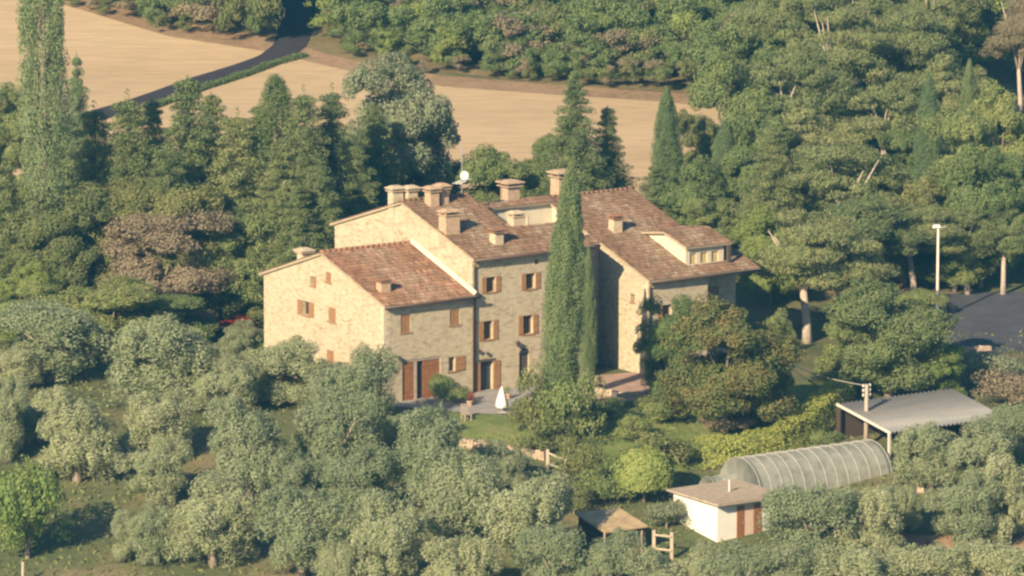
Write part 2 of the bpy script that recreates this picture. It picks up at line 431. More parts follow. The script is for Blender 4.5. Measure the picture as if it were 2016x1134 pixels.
strip_between('field', [(-300, 330), (300, 380), (700, 430), (1000, 440), (1420, 470)],
              [(-300, -100), (150, 17), (330, 72), (530, 103), (700, 143), (870, 171), (1100, 188), (1290, 200), (1440, 215)], FIELDM, .05, 90, 40,
              'pale golden stubble field behind the farmhouse', 'field')
strip_between('field_verge', [(-300, -100), (150, 17), (330, 72), (530, 103), (700, 143), (870, 171), (1100, 188), (1290, 200), (1440, 215)],
              [(-300, -140), (150, -15), (330, 40), (530, 75), (700, 122), (870, 150), (1100, 168), (1290, 182), (1440, 190)], VERGE, .06, 90, 6,
              'dry brown verge along the far edge of the field', 'verge')
strip_between('forest_floor', [(-300, -140), (330, 40), (700, 122), (1100, 168), (1440, 190)],
              [(-300, -330), (330, -300), (700, -300), (1100, -300), (1440, -300)], SCRUB, .03, 60, 20, 'brown floor of the far wood', 'forest floor')
rc = lerp_line([inv(*p) for p in [(180, 232), (280, 203), (400, 160), (490, 133), (540, 115), (570, 92), (584, 55), (588, 0), (590, -60), (592, -110)]], 60)
def ribbon(name, c, wd, m, dz, label, cat, side=0.0):
    def fn(i, j):
        a = c[max(0, i - 1)]; b = c[min(len(c) - 1, i + 1)]; d = (b - a).normalized(); nn = Vector((-d.y, d.x, 0))
        p = c[i] + nn * (side + wd * (j / 4 - .5)); return p.x, p.y
    return tag(grid_sheet(name, list(range(len(c))), list(range(5)), fn, m, dz), label, cat)
ribbon('road', rc, 2.9, ASPH, .10, 'narrow dark road crossing the field into the wood', 'road')
strip_between('terrace', [(755, 800), (830, 806), (930, 816), (1020, 817), (1110, 806), (1160, 800)], [(755, 765), (830, 766), (930, 768), (1020, 762), (1110, 748), (1160, 742)], PAVE, .06, 30, 8,
              'grey paved terrace in front of the stone farmhouse', 'terrace')
strip_between('patio', [(1140, 790), (1240, 783), (1345, 776)], [(1140, 744), (1240, 735), (1345, 728)], PINK, .065, 20, 8, 'reddish paved patio beside the projecting house block', 'patio')
strip_between('lawn', [(870, 868), (1000, 890), (1130, 915), (1260, 935), (1380, 925), (1620, 890)], [(870, 812), (1000, 818), (1130, 806), (1350, 778), (1500, 770), (1640, 745)], LAWN, .04, 50, 14,
              'green lawn below the terrace', 'lawn')
strip_between('car_park', [(1790, 720), (1900, 700), (2120, 690)], [(1760, 585), (1900, 578), (2120, 572)], plain('worn_asphalt', (.06, .062, .072), .9, .3, .6), .05, 20, 8, 'shaded asphalt yard in front of the pines', 'yard')
strip_between('dirt_track', [(1640, 1030), (1800, 1085), (2080, 1100)], [(1640, 1010), (1800, 1055), (2080, 1062)], VERGE, .05, 30, 5, 'bare earth track between the olives', 'track')

# ------------------------------------------------------------------ the farmhouse, in its own frame: x along the facade, y into the depth
HOUSE = empty('stone_farmhouse', (0, 0, 0), A34, 'large stone farmhouse of joined blocks under reddish tiled roofs', 'farmhouse')

def wall(kind, const, prof, holes=(), zb=-.6, m=STONE, d=.34, name='wall'):
    pt = (lambda s, z, q: (s, const + q, z)) if kind == 'u' else (lambda s, z, q: (const + q, s, z))
    def top(s):
        for (a, za), (b, zz) in zip(prof, prof[1:]):
            if a - 1e-6 <= s <= b + 1e-6: return za + (zz - za) * (s - a) / (b - a)
        return prof[-1][1]
    cuts = sorted({p[0] for p in prof} | {q for o in holes for q in o[:2]}); b = MB()
    for a, c in zip(cuts, cuts[1:]):
        hs = sorted((o for o in holes if o[0] <= a + 1e-6 and o[1] >= c - 1e-6), key=lambda o: o[2]); z = zb
        for o in hs:
            if o[2] > z: b.quad(pt(a, z, 0), pt(c, z, 0), pt(c, o[2], 0), pt(a, o[2], 0))
            z = o[3]
        b.quad(pt(a, z, 0), pt(c, z, 0), pt(c, top(c), 0), pt(a, top(a), 0))
    for s0, s1, z0, z1 in (o[:4] for o in holes):
        c = [(s0, z0), (s1, z0), (s1, z1), (s0, z1)]
        for (a, za), (e, ze) in zip(c, c[1:] + c[:1]): b.quad(pt(a, za, 0), pt(e, ze, 0), pt(e, ze, d), pt(a, za, d))
    return b.build(name, m, HOUSE)

def oriented_box(b, kind, const, s0, s1, q0, q1, z0, z1):
    """box on a wall: s along it, q into it"""
    return b.box(s0, s1, const + q0, const + q1, z0, z1) if kind == 'u' else b.box(const + q0, const + q1, s0, s1, z0, z1)

def shutter(kind, const, s0, s1, z0, z1, parent, q=-.045, m=None):
    b = MB(); oriented_box(b, kind, const, s0, s1, q, q + .04, z0, z1)
    for zz in (z0 + .12, (z0 + z1) / 2, z1 - .12): oriented_box(b, kind, const, s0 + .03, s1 - .03, q - .022, q - .002, zz - .05, zz + .05)
    return b.build('shutter', m or WOOD, parent)

def window(kind, const, s0, s1, z0, z1, mode='open', sw=None, lintel=True):
    """mode: open (a leaf flat on the wall each side), shut (leaves close the opening), bare, l / r (one leaf)"""
    b = MB(); f = .06
    for a, c, e, g in ((s0, s0 + f, z0, z1), (s1 - f, s1, z0, z1), (s0 + f, s1 - f, z0, z0 + f), (s0 + f, s1 - f, z1 - f, z1), ((s0 + s1) / 2 - .03, (s0 + s1) / 2 + .03, z0 + f, z1 - f)):
        oriented_box(b, kind, const, a, c, .24, .30, e, g)
    if lintel: oriented_box(b, kind, const, s0 - .12, s1 + .12, -.05, .2, z0 - .09, z0 - .003)
    wn = b.build('window', WOOD, HOUSE)
    p = MB(); oriented_box(p, kind, const, s0 + .03, s1 - .03, .26, .28, z0 + .03, z1 - .03); p.build('pane', GLASS, wn)
    sw = sw or (s1 - s0) / 2
    if mode in ('open', 'l'): shutter(kind, const, s0 - sw - .02, s0 - .02, z0 - .03, z1 + .03, wn)
    if mode in ('open', 'r'): shutter(kind, const, s1 + .02, s1 + sw + .02, z0 - .03, z1 + .03, wn)
    if mode == 'shut':
        mid = (s0 + s1) / 2; shutter(kind, const, s0 + .01, mid - .01, z0 + .01, z1 - .01, wn, .06); shutter(kind, const, mid + .01, s1 - .01, z0 + .01, z1 - .01, wn, .06)
    return wn

# wing (2 storeys, left), main block (3 storeys), middle recess, projecting right block, back range
WZ, WR, WD = 6.6, 2.35, 14.8
gw = [(6.0 - .0, 6.9), ]
wing_gable_holes = [(8.45, 8.95, 6.6, 7.25), (6.35, 7.0, 7.15, 7.8), (9.05, 9.95, 4.5, 5.45), (5.8, 6.7, 4.55, 5.5), (6.05, 6.95, 1.7, 2.6)]
wall('v', -7.03, [(0, WZ), (WD / 2, WZ + WR), (WD, WZ)], wing_gable_holes, -.8)
wing_front_holes = [(-5.68, -4.93, 4.6, 5.8), (-1.85, -1.08, 4.7, 5.75), (-5.58, -2.6, .05, 2.75), (-1.95, -1.45, 1.65, 2.6)]
wall('u', 0.0, [(-7.03, WZ), (-.0, WZ)], wing_front_holes)
wall('u', WD, [(-7.03, WZ), (0, WZ)])
MZ, MR, MD = 9.03, 2.55, 17.0
main_front_holes = [(1.12, 1.84, 6.6, 7.6), (4.26, 4.98, 6.5, 7.55), (4.95, 5.3, 8.1, 8.42), (.9, 1.62, 3.45, 4.7), (4.04, 4.8, 3.5, 4.75), (.62, 1.62, .05, 2.0), (3.7, 4.5, .05, 2.25)]
FRONT = .12                                             # the main facade stands a little behind the wing's
wall('u', FRONT, [(0, MZ), (9.28, MZ)], main_front_holes)
wall('v', 0.0, [(FRONT, MZ), (MD / 2, MZ + MR), (MD, MZ)])
wall('v', 9.28, [(FRONT, MZ), (3.5, MZ + 1.05), (3.55, 8.3), (MD, 8.3)])
wall('u', MD, [(0, MZ), (9.28, MZ)])
wall('v', 5.2, [(3.45, MZ + 1.03), (MD / 2, MZ + MR), (MD, MZ)], zb=8.0)          # flank of the high roof over the roof terrace
RZ, RS, RF = 6.60, .315, -1.45                            # right block: eave height, roof slope, front
rz = lambda v: RZ + RS * (v - RF)
wall('v', 13.0, [(RF, RZ), (4.3, rz(4.3))], [(.1, .55, 4.75, 5.3)])
wall('u', 4.3, [(9.28, rz(4.3)), (13.0, rz(4.3))])
wall('u', RF, [(13.0, RZ), (17.9, RZ)], [(14.2, 14.95, 3.6, 4.7), (16.2, 16.95, 3.6, 4.7)])
wall('v', 17.9, [(RF, RZ), (.3, rz(.3))])
wall('u', .3, [(17.9, rz(.3)), (21.5, rz(.3))], [(19.3, 20.1, 4.2, 5.2)])
wall('v', 21.5, [(.3, rz(.3)), (3.0, rz(3.0))]); wall('u', 3.0, [(20.0, rz(3)), (21.5, rz(3))])
wall('v', 20.0, [(.3, rz(.3)), (10.6, rz(10.6)), (MD, rz(10.6) - 1.9)])
wall('u', MD - .05, [(9.28, rz(10.6) - 1.9), (20, rz(10.6) - 1.9)])
# roof terrace cut into the roof: floor, pale back wall, right flank
MB().box(5.21, 9.27, 3.5, 10.0, 8.35, 8.5).box(9.271, 13.0, 5.15, 10.0, 8.35, 8.5).build('roof_terrace', PAVE, HOUSE)
wall('u', 10.0, [(5.2, 10.32), (13.1, 10.32)], [(9.6, 10.6, 8.55, 9.75)], 8.4, CREAM)
wall('v', 13.1, [(5.0, rz(5.0) - .06), (10.0, rz(10.0) - .06)], zb=8.4, m=CREAM)
b = MB()
for k in range(17):
    a, c = math.pi * k / 16, math.pi * (k + 1) / 16
    f = lambda r, t, q: (10.1 + r * math.cos(t), 10.0 + q, 9.4 + r * math.sin(t))
    if k < 16:
        b.quad(f(.5, a, -.04), f(.5, c, -.04), f(.68, c, -.04), f(.68, a, -.04)); b.quad(f(.68, a, -.04), f(.68, c, -.04), f(.68, c, .0), f(.68, a, .0))
ad = b.build('arched_door', BRICKR, HOUSE); MB().box(9.62, 10.58, 10.25, 10.3, 8.55, 9.74).build('pane', GLASS, ad)

EAVE = plain('eaves_mortar', (.38, .30, .20), .9, .2, 3)
def tiles(name, u0, u1, v0, z0, v1, z1, m, th=.13, per=.23, row=.42, amp=.045):
    """a slope of round clay tiles: eave line v0,z0 to top line v1,z1, between u0 and u1"""
    nu = max(2, int((u1 - u0) / per)) * 4 + 1; L = math.hypot(v1 - v0, z1 - z0); nr = max(2, int(L / row))
    rng = np.random.default_rng(int(abs(u0 * 97 + v0 * 13 + L * 7)) + 3)
    us = np.linspace(u0, u1, nu); V = []; UV = []; jit = rng.normal(size=(nr, nu // 4 + 1)) * .012
    nx, nz = -(z1 - z0) / L, (v1 - v0) / L
    if nz < 0: nx, nz = -nx, -nz
    sag = lambda t: -.05 * math.sin(math.pi * t)
    for r in range(nr):
        for e in (0, 1):
            t = (r + e) / nr; lift = .035 * (1 - e)
            for i, u in enumerate(us):
                hgt = amp * abs(math.sin(math.pi * i / 4)) + lift + jit[r, i // 4] + sag((u - u0) / (u1 - u0)) + .04
                V.append((u, v0 + (v1 - v0) * t + nx * hgt, z0 + (z1 - z0) * t + nz * hgt)); UV.append((i / 4 + .001, r + .05 + .9 * e))
    F = []
    for j in range(2 * nr - 1):
        for i in range(nu - 1): F.append((j * nu + i, j * nu + i + 1, (j + 1) * nu + i + 1, (j + 1) * nu + i))
    me = bpy.data.meshes.new(name); me.from_pydata(V, [], F); me.update(); me.materials.append(m)
    uv = me.uv_layers.new(name='UVMap'); li = np.zeros(len(me.loops), dtype=np.int32); me.loops.foreach_get('vertex_index', li)
    fs = np.array(UV)[li]
    # one tile id per face: use the face's lowest corner
    st = np.zeros(len(me.polygons), dtype=np.int32); me.polygons.foreach_get('loop_start', st)
    fs[:] = fs[np.repeat(st, np.diff(np.append(st, len(li))))]
    uv.data.foreach_set('uv', fs.reshape(-1).astype(np.float32))
    o = bpy.data.objects.new(name, me); COL.objects.link(o); o.parent = HOUSE
    e_ = .012; b = MB(); vs = []
    for q in (-th, .025):
        for (u, v, z) in ((u0 + e_, v0, z0), (u1 - e_, v0, z0), (u1 - e_, v1, z1), (u0 + e_, v1, z1)): vs.append((u, v + nx * q, z + nz * q))
    b.add(vs, [(3, 2, 1, 0), (4, 5, 6, 7), (0, 1, 5, 4), (1, 2, 6, 5), (2, 3, 7, 6), (3, 0, 4, 7)]); b.build('eaves_board', EAVE, o)
    return o

def ridge(parent, p0, p1, m, r=.13):
    p0, p1 = Vector(p0), Vector(p1); n = max(2, int((p1 - p0).length / .4)); b = MB()
    for k in range(n):
        a, c = p0.lerp(p1, k / n), p0.lerp(p1, (k + 1.12) / n); b.tube([a, c], [r * 1.1, r * .95], 8)
    return b.build('ridge_tiles', m, parent, True)

OV = .42
rw = tiles('roof', -7.2, -.02, -OV, WZ - OV * WR / (WD / 2) + .05, WD / 2, WZ + WR + .05, TILER)
tiles('roof', -7.2, -.02, WD + OV, WZ - OV * WR / (WD / 2) + .05, WD / 2, WZ + WR + .05, TILER)
ridge(rw, (-7.2, WD / 2, WZ + WR + .12), (-.05, WD / 2, WZ + WR + .12), TILER)
ms = MR / (MD / 2)
rm = tiles('roof', -.18, 5.32, -OV + FRONT, MZ - OV * ms + .05, MD / 2, MZ + MR + .05, TILE)
tiles('roof', 5.322, 9.5, -OV + FRONT, MZ - OV * ms + .05, 3.5, MZ + 3.5 * ms + .03, TILE)
tiles('roof', -.18, 5.32, MD + OV, MZ - OV * ms + .05, MD / 2, MZ + MR + .05, TILE)
ridge(rm, (-.18, MD / 2, MZ + MR + .12), (5.3, MD / 2, MZ + MR + .12), TILE)
VB = 10.6
rr_ = tiles('roof', 12.8, 20.2, RF - OV, rz(RF - OV) + .05, VB, rz(VB) + .05, TILE)
tiles('roof', 20.202, 22.0, RF - OV, rz(RF - OV) + .04, 3.2, rz(3.2) + .04, TILE)
tiles('roof', 9.3, 13.198, 4.3 - OV, rz(4.3 - OV) + .05, 5.1, rz(5.1) + .05, TILE)
tiles('roof', 5.0, 13.198, 9.7, 10.30, VB, 10.62, TILE)
tiles('roof', 5.0, 20.2, MD + OV, rz(VB) - 1.95, VB, rz(VB) + .05, TILE)
ridge(rr_, (5.0, VB, rz(VB) + .12), (20.2, VB, rz(VB) + .12), TILE)
# pale mortar flashing where the wing's roof meets the main gable, and stone verges under the tile edges
b = MB(); sl_ = WR / (WD / 2)
for k in range(30):
    v0, v1 = -OV + (WD / 2 + OV) * k / 30, -OV + (WD / 2 + OV) * (k + 1) / 30
    z0, z1 = WZ + v0 * sl_ + .17, WZ + v1 * sl_ + .17
    b.quad((-.22, v0, z0), (-.22, v1, z1), (-.006, v1, z1 + .22), (-.006, v0, z0 + .22))
b.build('mortar_flashing', CREAM, HOUSE)
PALEW = plain('pale_window_wood', (.50, .37, .17), .6, .15, 6)
# dormer on the right block
dz0 = rz(-.5)
b = MB()
for a, c in ((16.9, 17.06), (17.64, 17.98), (18.56, 18.9), (19.48, 19.9)): b.box(a, c, -.5, -.28, dz0 - .3, 8.06)
for a, c in ((17.06, 17.64), (17.98, 18.56), (18.9, 19.48)): b.box(a, c, -.495, -.28, dz0 - .3, dz0 + .16); b.box(a, c, -.495, -.28, 7.78, 8.06)
dm = b.build('dormer', CREAM, HOUSE)
b = MB()
for u in (16.9, 19.9):
    w2 = .2 if u < 18 else -.2
    vs = [(u, -.5, dz0 - .2), (u, -.5, 8.2), (u, 2.0, 8.86), (u, 4.4, 8.75), (u, 4.4, rz(4.4) - .2)]
    b.add(vs + [(x + w2, y + .001, z) for x, y, z in vs], [(0, 1, 2, 3, 4), (5, 6, 7, 8, 9), (0, 1, 6, 5), (1, 2, 7, 6), (2, 3, 8, 7)])
b.build('cheek_wall', CREAM, dm)
for a, c in ((17.06, 17.64), (17.98, 18.56), (18.9, 19.48)):
    wn = MB().box(a + .02, c - .02, -.40, -.36, dz0 + .18, 7.76).build('window', PALEW, dm)
rd = tiles('roof', 16.6, 20.4, -.8, 8.26, 1.9, 8.98, TILE)
tiles('roof', 16.6, 20.4, 4.6, 8.62, 1.9, 8.98, TILE)
b = MB()
for u in (20.15,):
    b.box(u - .12, u + .12, -.85, -.65, dz0 - .35, 8.12)
b.build('dormer_post', DARKW, HOUSE)

# windows and doors
for o, md in zip(wing_gable_holes, ('l', 'shut', 'open', 'shut', 'shut')): window('v', -7.03, *o, mode=md, sw=.55 if md == 'open' else None)
for o in wing_front_holes[:2]: window('u', 0, *o, mode='shut')
window('u', 0, *wing_front_holes[3], mode='r', sw=.75)
for k in (0, 1, 3, 4): window('u', FRONT, *main_front_holes[k], mode='open')
window('u', FRONT, *main_front_holes[2], mode='bare', lintel=False)
window('v', 13.0, .1, .55, 4.75, 5.3, mode='bare')
for s in (14.2, 16.2): window('u', RF, s, s + .75, 3.6, 4.7, mode='open')
window('u', .3, 19.3, 20.1, 4.2, 5.2, mode='shut')

def leaf_door(kind, const, s0, s1, z0, z1, q, parent, m):
    b = MB(); n = max(2, int((s1 - s0) / .16)); st = (s1 - s0) / n
    for k in range(n): oriented_box(b, kind, const, s0 + k * st + .006, s0 + (k + 1) * st - .006, q, q + .05, z0, z1)
    for zz in (z0 + .3, z1 - .3): oriented_box(b, kind, const, s0 + .03, s1 - .03, q - .03, q - .001, zz - .07, zz + .07)
    return b.build('door_leaf', m, parent)
# the wing's wide plank door: left leaf, pale post, dark gap, right leaf
b = MB(); oriented_box(b, 'u', 0, -4.62, -4.40, .08, .26, .03, 2.74); oriented_box(b, 'u', 0, -5.58, -2.6, .05, .24, 2.6, 2.748)
gd = b.build('plank_door', POLEW, HOUSE)
leaf_door('u', 0, -5.56, -4.64, .05, 2.58, .1, gd, DOORW); leaf_door('u', 0, -3.92, -2.62, .05, 2.58, .1, gd, DOORW)
MB().box(-5.5, -2.65, .30, .33, .03, 2.72).build('interior_shade_board', DARKW, gd)  # dark board across the opening, the interior's shade put into its colour
b = MB(); oriented_box(b, 'u', FRONT, .46, 1.78, -.06, .2, 2.003, 2.16)
fd = b.build('double_door', DARKW, HOUSE)
leaf_door('u', FRONT, .05, .60, .06, 2.0, -.06, fd, WOOD); leaf_door('u', FRONT, 1.64, 2.16, .06, 2.0, -.06, fd, WOOD)
MB().box(.66, 1.58, FRONT + .28, FRONT + .31, .06, 1.98).build('pane', GLASS, fd)
b = MB()
for k in range(9):                                       # voussoirs of the arched door
    a, c = math.pi * k / 9 + .02, math.pi * (k + 1) / 9 - .02
    p = [(4.1 + r * math.cos(t), 2.25 + r * .85 * math.sin(t)) for r, t in ((.4, a), (.4, c), (.62, c), (.62, a))]
    b.add([(x, FRONT - .03, z) for x, z in p] + [(x, FRONT + .1, z) for x, z in p], [(0, 1, 2, 3), (0, 1, 5, 4), (1, 2, 6, 5), (2, 3, 7, 6), (3, 0, 4, 7)])
ar = b.build('stone_arch', DRYSTONE, HOUSE)
b = MB(); b.add([(4.1 + .4 * math.cos(math.pi * k / 10), FRONT - .004, 2.25 + .34 * math.sin(math.pi * k / 10)) for k in range(11)], [tuple(range(11))])
b.build('fanlight', GLASS, ar)
leaf_door('u', FRONT, 3.72, 4.48, .05, 2.24, .16, ar, DARKW)

# corner stones
def quoins(u, v, z0, z1, m):
    b = MB(); z = z0; k = 0; rg = random.Random(int(z1 * 10 + u))
    while z < z1 - .3:
        hh = rg.uniform(.24, .36); a, c = (.55, .3) if k % 2 else (.3, .55)
        a *= rg.uniform(.85, 1.15); c *= rg.uniform(.85, 1.15)
        b.box(u - .012, u + a, v - .012, v + c, z, z + hh - .025); z += hh; k += 1
    return b.build('corner_stones', m, HOUSE, bev=.02)
QUOIN = plain('corner_stone', (.56, .47, .33), .9, .22, 2.2)
quoins(-7.03, 0, 0, WZ - .1, QUOIN); quoins(13.0, RF, 0, RZ - .1, QUOIN)
# gutters, downpipes, lamps
def gutter(u0, u1, v, z):
    MB().tube([(u0, v, z), (u1, v, z - .02)], .075, 8).build('gutter', GUT, HOUSE, True)
gutter(-7.2, .25, -OV - .08, WZ - .12); gutter(-.1, 9.4, -OV + FRONT - .08, MZ - .12); gutter(12.9, 22, RF - OV - .08, rz(RF - OV) - .03)
for pts in ([(-.06, -OV - .06, WZ - .15), (-.06, -.1, WZ - .6), (-.06, -.1, 0)], [(.12, -OV + .06, MZ - .15), (.12, .02, MZ - .6), (.12, .02, 0)], [(13.12, RF - OV, RZ - .2), (13.12, RF - .09, RZ - .6), (13.12, RF - .09, 0)]):
    MB().tube(pts, .06, 6).build('downpipe', GUT, HOUSE, True)
def wall_lamp(x, y, z, m=DARKW, s=1.0):
    b = MB(); b.tube([(x, y, z), (x, y - .25 * s, z + .1)], .02, 5); b.frustum(x, y - .25 * s, z - .22 * s, z + .08 * s, .07 * s, .07 * s, .12 * s, .12 * s); b.frustum(x, y - .25 * s, z + .08 * s, z + .2 * s, .15 * s, .15 * s, .02, .02)
    return b.build('wall_lamp', m, HOUSE)
wall_lamp(3.45, FRONT, 3.0); wall_lamp(-5.95, 0, 3.0, DARKW, .8); wall_lamp(.4, FRONT, 2.8, DARKW, .7); wall_lamp(1.1, FRONT, 2.55, DARKW, .6)
b = MB()
for k in range(12):
    a, c = 2 * math.pi * k / 12, 2 * math.pi * (k + 1) / 12
    b.add([(11.9, 4.12, 5.0), (11.9 + .24 * math.cos(a), 4.02, 5.0 + .24 * math.sin(a)), (11.9 + .24 * math.cos(c), 4.02, 5.0 + .24 * math.sin(c))], [(0, 1, 2)])
b.box(11.86, 11.94, 4.12, 4.3, 4.96, 5.04); b.build('wall_dish', WHITE, HOUSE)

def chimney(u, v, z, a, d, hgt, m=BRICK, cap='gable', flare=1.0):
    a *= .9; d *= .9; hgt *= .88
    b = MB(); b.frustum(u, v, z - .9, z + hgt * .78, a / 2 * 1.04, d / 2 * 1.04, a / 2, d / 2)
    st = b.build('chimney', m, HOUSE, bev=.03); c = MB(); zt = z + hgt * .78; e = .09 * flare + .03
    c.box(u - a / 2 - e, u + a / 2 + e, v - d / 2 - e, v + d / 2 + e, zt + .003, zt + .07)
    for i in (-1, 1):
        for j in (-1, 1): c.box(u + i * (a / 2 - .08) - .07, u + i * (a / 2 - .08) + .07, v + j * (d / 2 - .08) - .07, v + j * (d / 2 - .08) + .07, zt + .073, zt + hgt * .15)
    zc = zt + hgt * .15 + .004
    if cap == 'gable':
        hh = hgt * .14; A, D = a / 2 + e, d / 2 + e
        c.add([(u - A, v - D, zc), (u + A, v - D, zc), (u + A, v + D, zc), (u - A, v + D, zc), (u - A, v, zc + hh), (u + A, v, zc + hh)], [(0, 1, 5, 4), (2, 3, 4, 5), (0, 4, 3), (1, 2, 5), (0, 3, 2, 1)])
    else:
        c.frustum(u, v, zc, zc + .07, a / 2 + e * 1.4, d / 2 + e * 1.4, a / 2 + e * 1.3, d / 2 + e * 1.3); c.frustum(u, v, zc + .074, zc + .2, a / 2 + e, d / 2 + e, a * .3, d * .3)
    c.build('chimney_cap', TILER if cap == 'gable' else m, st)
mp = lambda v: MZ + ms * v
chimney(.35, 9.9, MZ + MR - .35, .95, .7, 1.35, BRICK, 'flat'); chimney(1.35, 9.6, MZ + MR - .3, .85, .7, 1.25, BRICK, 'flat')
chimney(1.75, 7.6, mp(7.6), .8, .8, 1.45, BRICKR, 'flat'); chimney(2.75, 7.9, mp(7.9), .7, .8, 1.4, BRICKR, 'flat')
chimney(.55, 3.7, mp(3.7), 1.25, .95, 1.75, BRICKR, 'flat', .6); chimney(2.9, 1.6, mp(1.6), .78, .75, 1.15, BRICK, 'gable', 1.8)
chimney(6.0, 3.9, 9.7, 1.0, .8, 1.5, BRICK, 'flat', .5); chimney(10.25, 10.9, 10.2, 1.1, 1.0, 1.9, BRICKR, 'flat', 1.8)
chimney(14.6, 11.0, 10.3, 1.4, 1.1, 2.15, BRICKR, 'flat', 1.5); chimney(15.0, 5.2, rz(5.2), .82, .7, 1.35, BRICK, 'gable')
chimney(-6.0, 1.6, WZ + 1.6 * sl_, .85, .7, 1.0, BRICKR, 'gable', .6); chimney(-6.2, 11.0, WZ + WR - 3.6 * sl_, .8, .75, .95, BRICK, 'flat', 1.4)
b = MB(); b.tube([(8.55, 6.3, 8.5), (8.55, 6.3, 10.2)], .09, 8); b.build('vent_pipe', BRICK, HOUSE)
# aerial mast and dish behind the main ridge
b = MB(); b.tube([(5.0, 8.9, 11.2), (5.0, 8.9, 15.3)], .035, 6); b.tube([(4.1, 8.2, 12.55), (5.9, 9.6, 12.55)], .03, 5)
for k in range(7):
    t = k / 6; x, y = 4.1 + 1.8 * t, 8.2 + 1.4 * t; b.tube([(x - .2, y + .26, 12.55), (x + .2, y - .26, 12.55)], .016, 4)
an = b.build('television_aerial', METAL, HOUSE)
b = MB(); n = 20
for ring, (r0, q0, r1, q1) in enumerate(((0, .0, .16, -.02), (.16, -.02, .30, -.09))):
    for k in range(n):
        f = lambda r, q, t: (5.0 + r * math.cos(t) * .8, 8.72 + q - r * math.cos(t) * .55, 12.98 + r * math.sin(t))
        a, c = 2 * math.pi * k / n, 2 * math.pi * (k + 1) / n; b.quad(f(r0, q0, a), f(r0, q0, c), f(r1, q1, c), f(r1, q1, a))
b.build('satellite_dish', WHITE, an, True)

# ------------------------------------------------------------------ outbuildings
def place(px, py): return inv(px, py)
def house_obj(name, px, py, label, cat, rz_=A34): return empty(name, inv(px, py), rz_, label, cat)

# polytunnel: local x along its length
PT = house_obj('polytunnel', 1500, 1000, 'long arched polytunnel of grey translucent plastic among the olives', 'polytunnel')
m, t, bs, n, l = mat('tunnel_film'); bs.inputs['Base Color'].default_value = (.62, .62, .53, 1); bs.inputs['Roughness'].default_value = .4
tp = n.new('ShaderNodeBsdfTransparent'); tl = n.new('ShaderNodeBsdfTranslucent'); tl.inputs[0].default_value = (.6, .6, .53, 1)
m1 = n.new('ShaderNodeMixShader'); m1.inputs[0].default_value = .45; l.new(bs.outputs[0], m1.inputs[1]); l.new(tl.outputs[0], m1.inputs[2])
m2 = n.new('ShaderNodeMixShader'); f_ = noise(t, 1.3, 4, .6, mapping(t, 1, 1, 1)); rr0 = ramp_node(t, f_, [(.35, (.12, .12, .12)), (.7, (.5, .5, .5))])
l.new(rr0, m2.inputs[0]); l.new(m1.outputs[0], m2.inputs[1]); l.new(tp.outputs[0], m2.inputs[2]); l.new(m2.outputs[0], n['Material Output'].inputs[0]); FILM = m
TL, TW, TH = 10.2, 4.6, 2.75
arc = lambda k, q=16: (TW / 2 * (1 - math.cos(math.pi * k / q)), TH * math.sin(math.pi * k / q) ** .8)
b = MB(); NX = 34
for i in range(NX + 1):
    for k in range(17):
        y, z = arc(k); b.v.append((TL * i / NX, y, z * (1 - .018 * math.sin(math.pi * ((i * 12 / NX) % 1))) + .02))
b.f = [(i * 17 + k, i * 17 + k + 1, (i + 1) * 17 + k + 1, (i + 1) * 17 + k) for i in range(NX) for k in range(16)]
b.f += [tuple(range(17)), tuple(NX * 17 + k for k in range(17))]
b.build('plastic_cover', FILM, PT, True)
for i in range(13):
    MB().tube([(TL * i / 12, arc(k)[0], arc(k)[1] + .04) for k in range(17)], .034, 5).build('hoop', METALD, PT, True)
MB().tube([(0, TW / 2, TH + .02), (TL, TW / 2, TH + .02)], .03, 5).build('ridge_rail', POLE, PT)
LT = house_obj('cold_frame', 1418, 985, 'small low plastic cold frame left of the long polytunnel', 'cold frame')
b = MB()
for i in range(9):
    for k in range(13): b.v.append((2.6 * i / 8, 2.6 * k / 12, 1.25 * math.sin(math.pi * k / 12) ** .7))
b.f = [(i * 13 + k, i * 13 + k + 1, (i + 1) * 13 + k + 1, (i + 1) * 13 + k) for i in range(8) for k in range(12)] + [tuple(range(13)), tuple(8 * 13 + k for k in range(13))]
b.build('plastic_cover', FILM, LT, True)
for i in range(4): MB().tube([(2.6 * i / 3, 2.6 * k / 12, 1.25 * math.sin(math.pi * k / 12) ** .7 + .02) for k in range(13)], .025, 5).build('hoop', METAL, LT)

# white shed with a plank roof and brown doors
SH = house_obj('white_shed', 1412, 1068, 'small white walled shed with flat roof and brown door posts', 'shed')
b = MB(); b.box(0, 4.6, 0, 4.6, -.5, 2.35); b.build('wall', WHITE, SH)
ROOFP = plain('weathered_roof_felt', (.40, .32, .23), .85, .2, 2)
b = MB(); b.add([(x, y, 2.36 + (.30 if x > 3 else 0) * 0 + .05 * (y > 2) + dz) for dz in (0, .12) for x, y in ((-.35, -.55), (5.0, -.55), (5.0, 4.9), (-.35, 4.9))],
               [(3, 2, 1, 0), (4, 5, 6, 7), (0, 1, 5, 4), (1, 2, 6, 5), (2, 3, 7, 6), (3, 0, 4, 7)])
for k in range(9): b.box(-.36, 5.01, -.5 + k * .62, -.42 + k * .62, 2.50, 2.54)
b.build('roof', ROOFP, SH)
for s in (1.45, 2.75):
    dd = MB().box(s, s + .55, -.05, -.004, 0, 2.1).build('door', DOORW, SH); MB().box(s + .42, s + .48, -.10, -.054, 1.0, 1.06).build('handle', METAL, dd)
MB().box(2.03, 2.72, -.03, -.003, .02, 2.05).build('pink_panel', plain('pink_plaster', (.62, .45, .33), .9, .1, 2), SH)
MB().tube([(2.5, 2.2, 2.4), (2.5, 2.2, 3.25)], .07, 8).build('vent_pipe', POLE, SH)

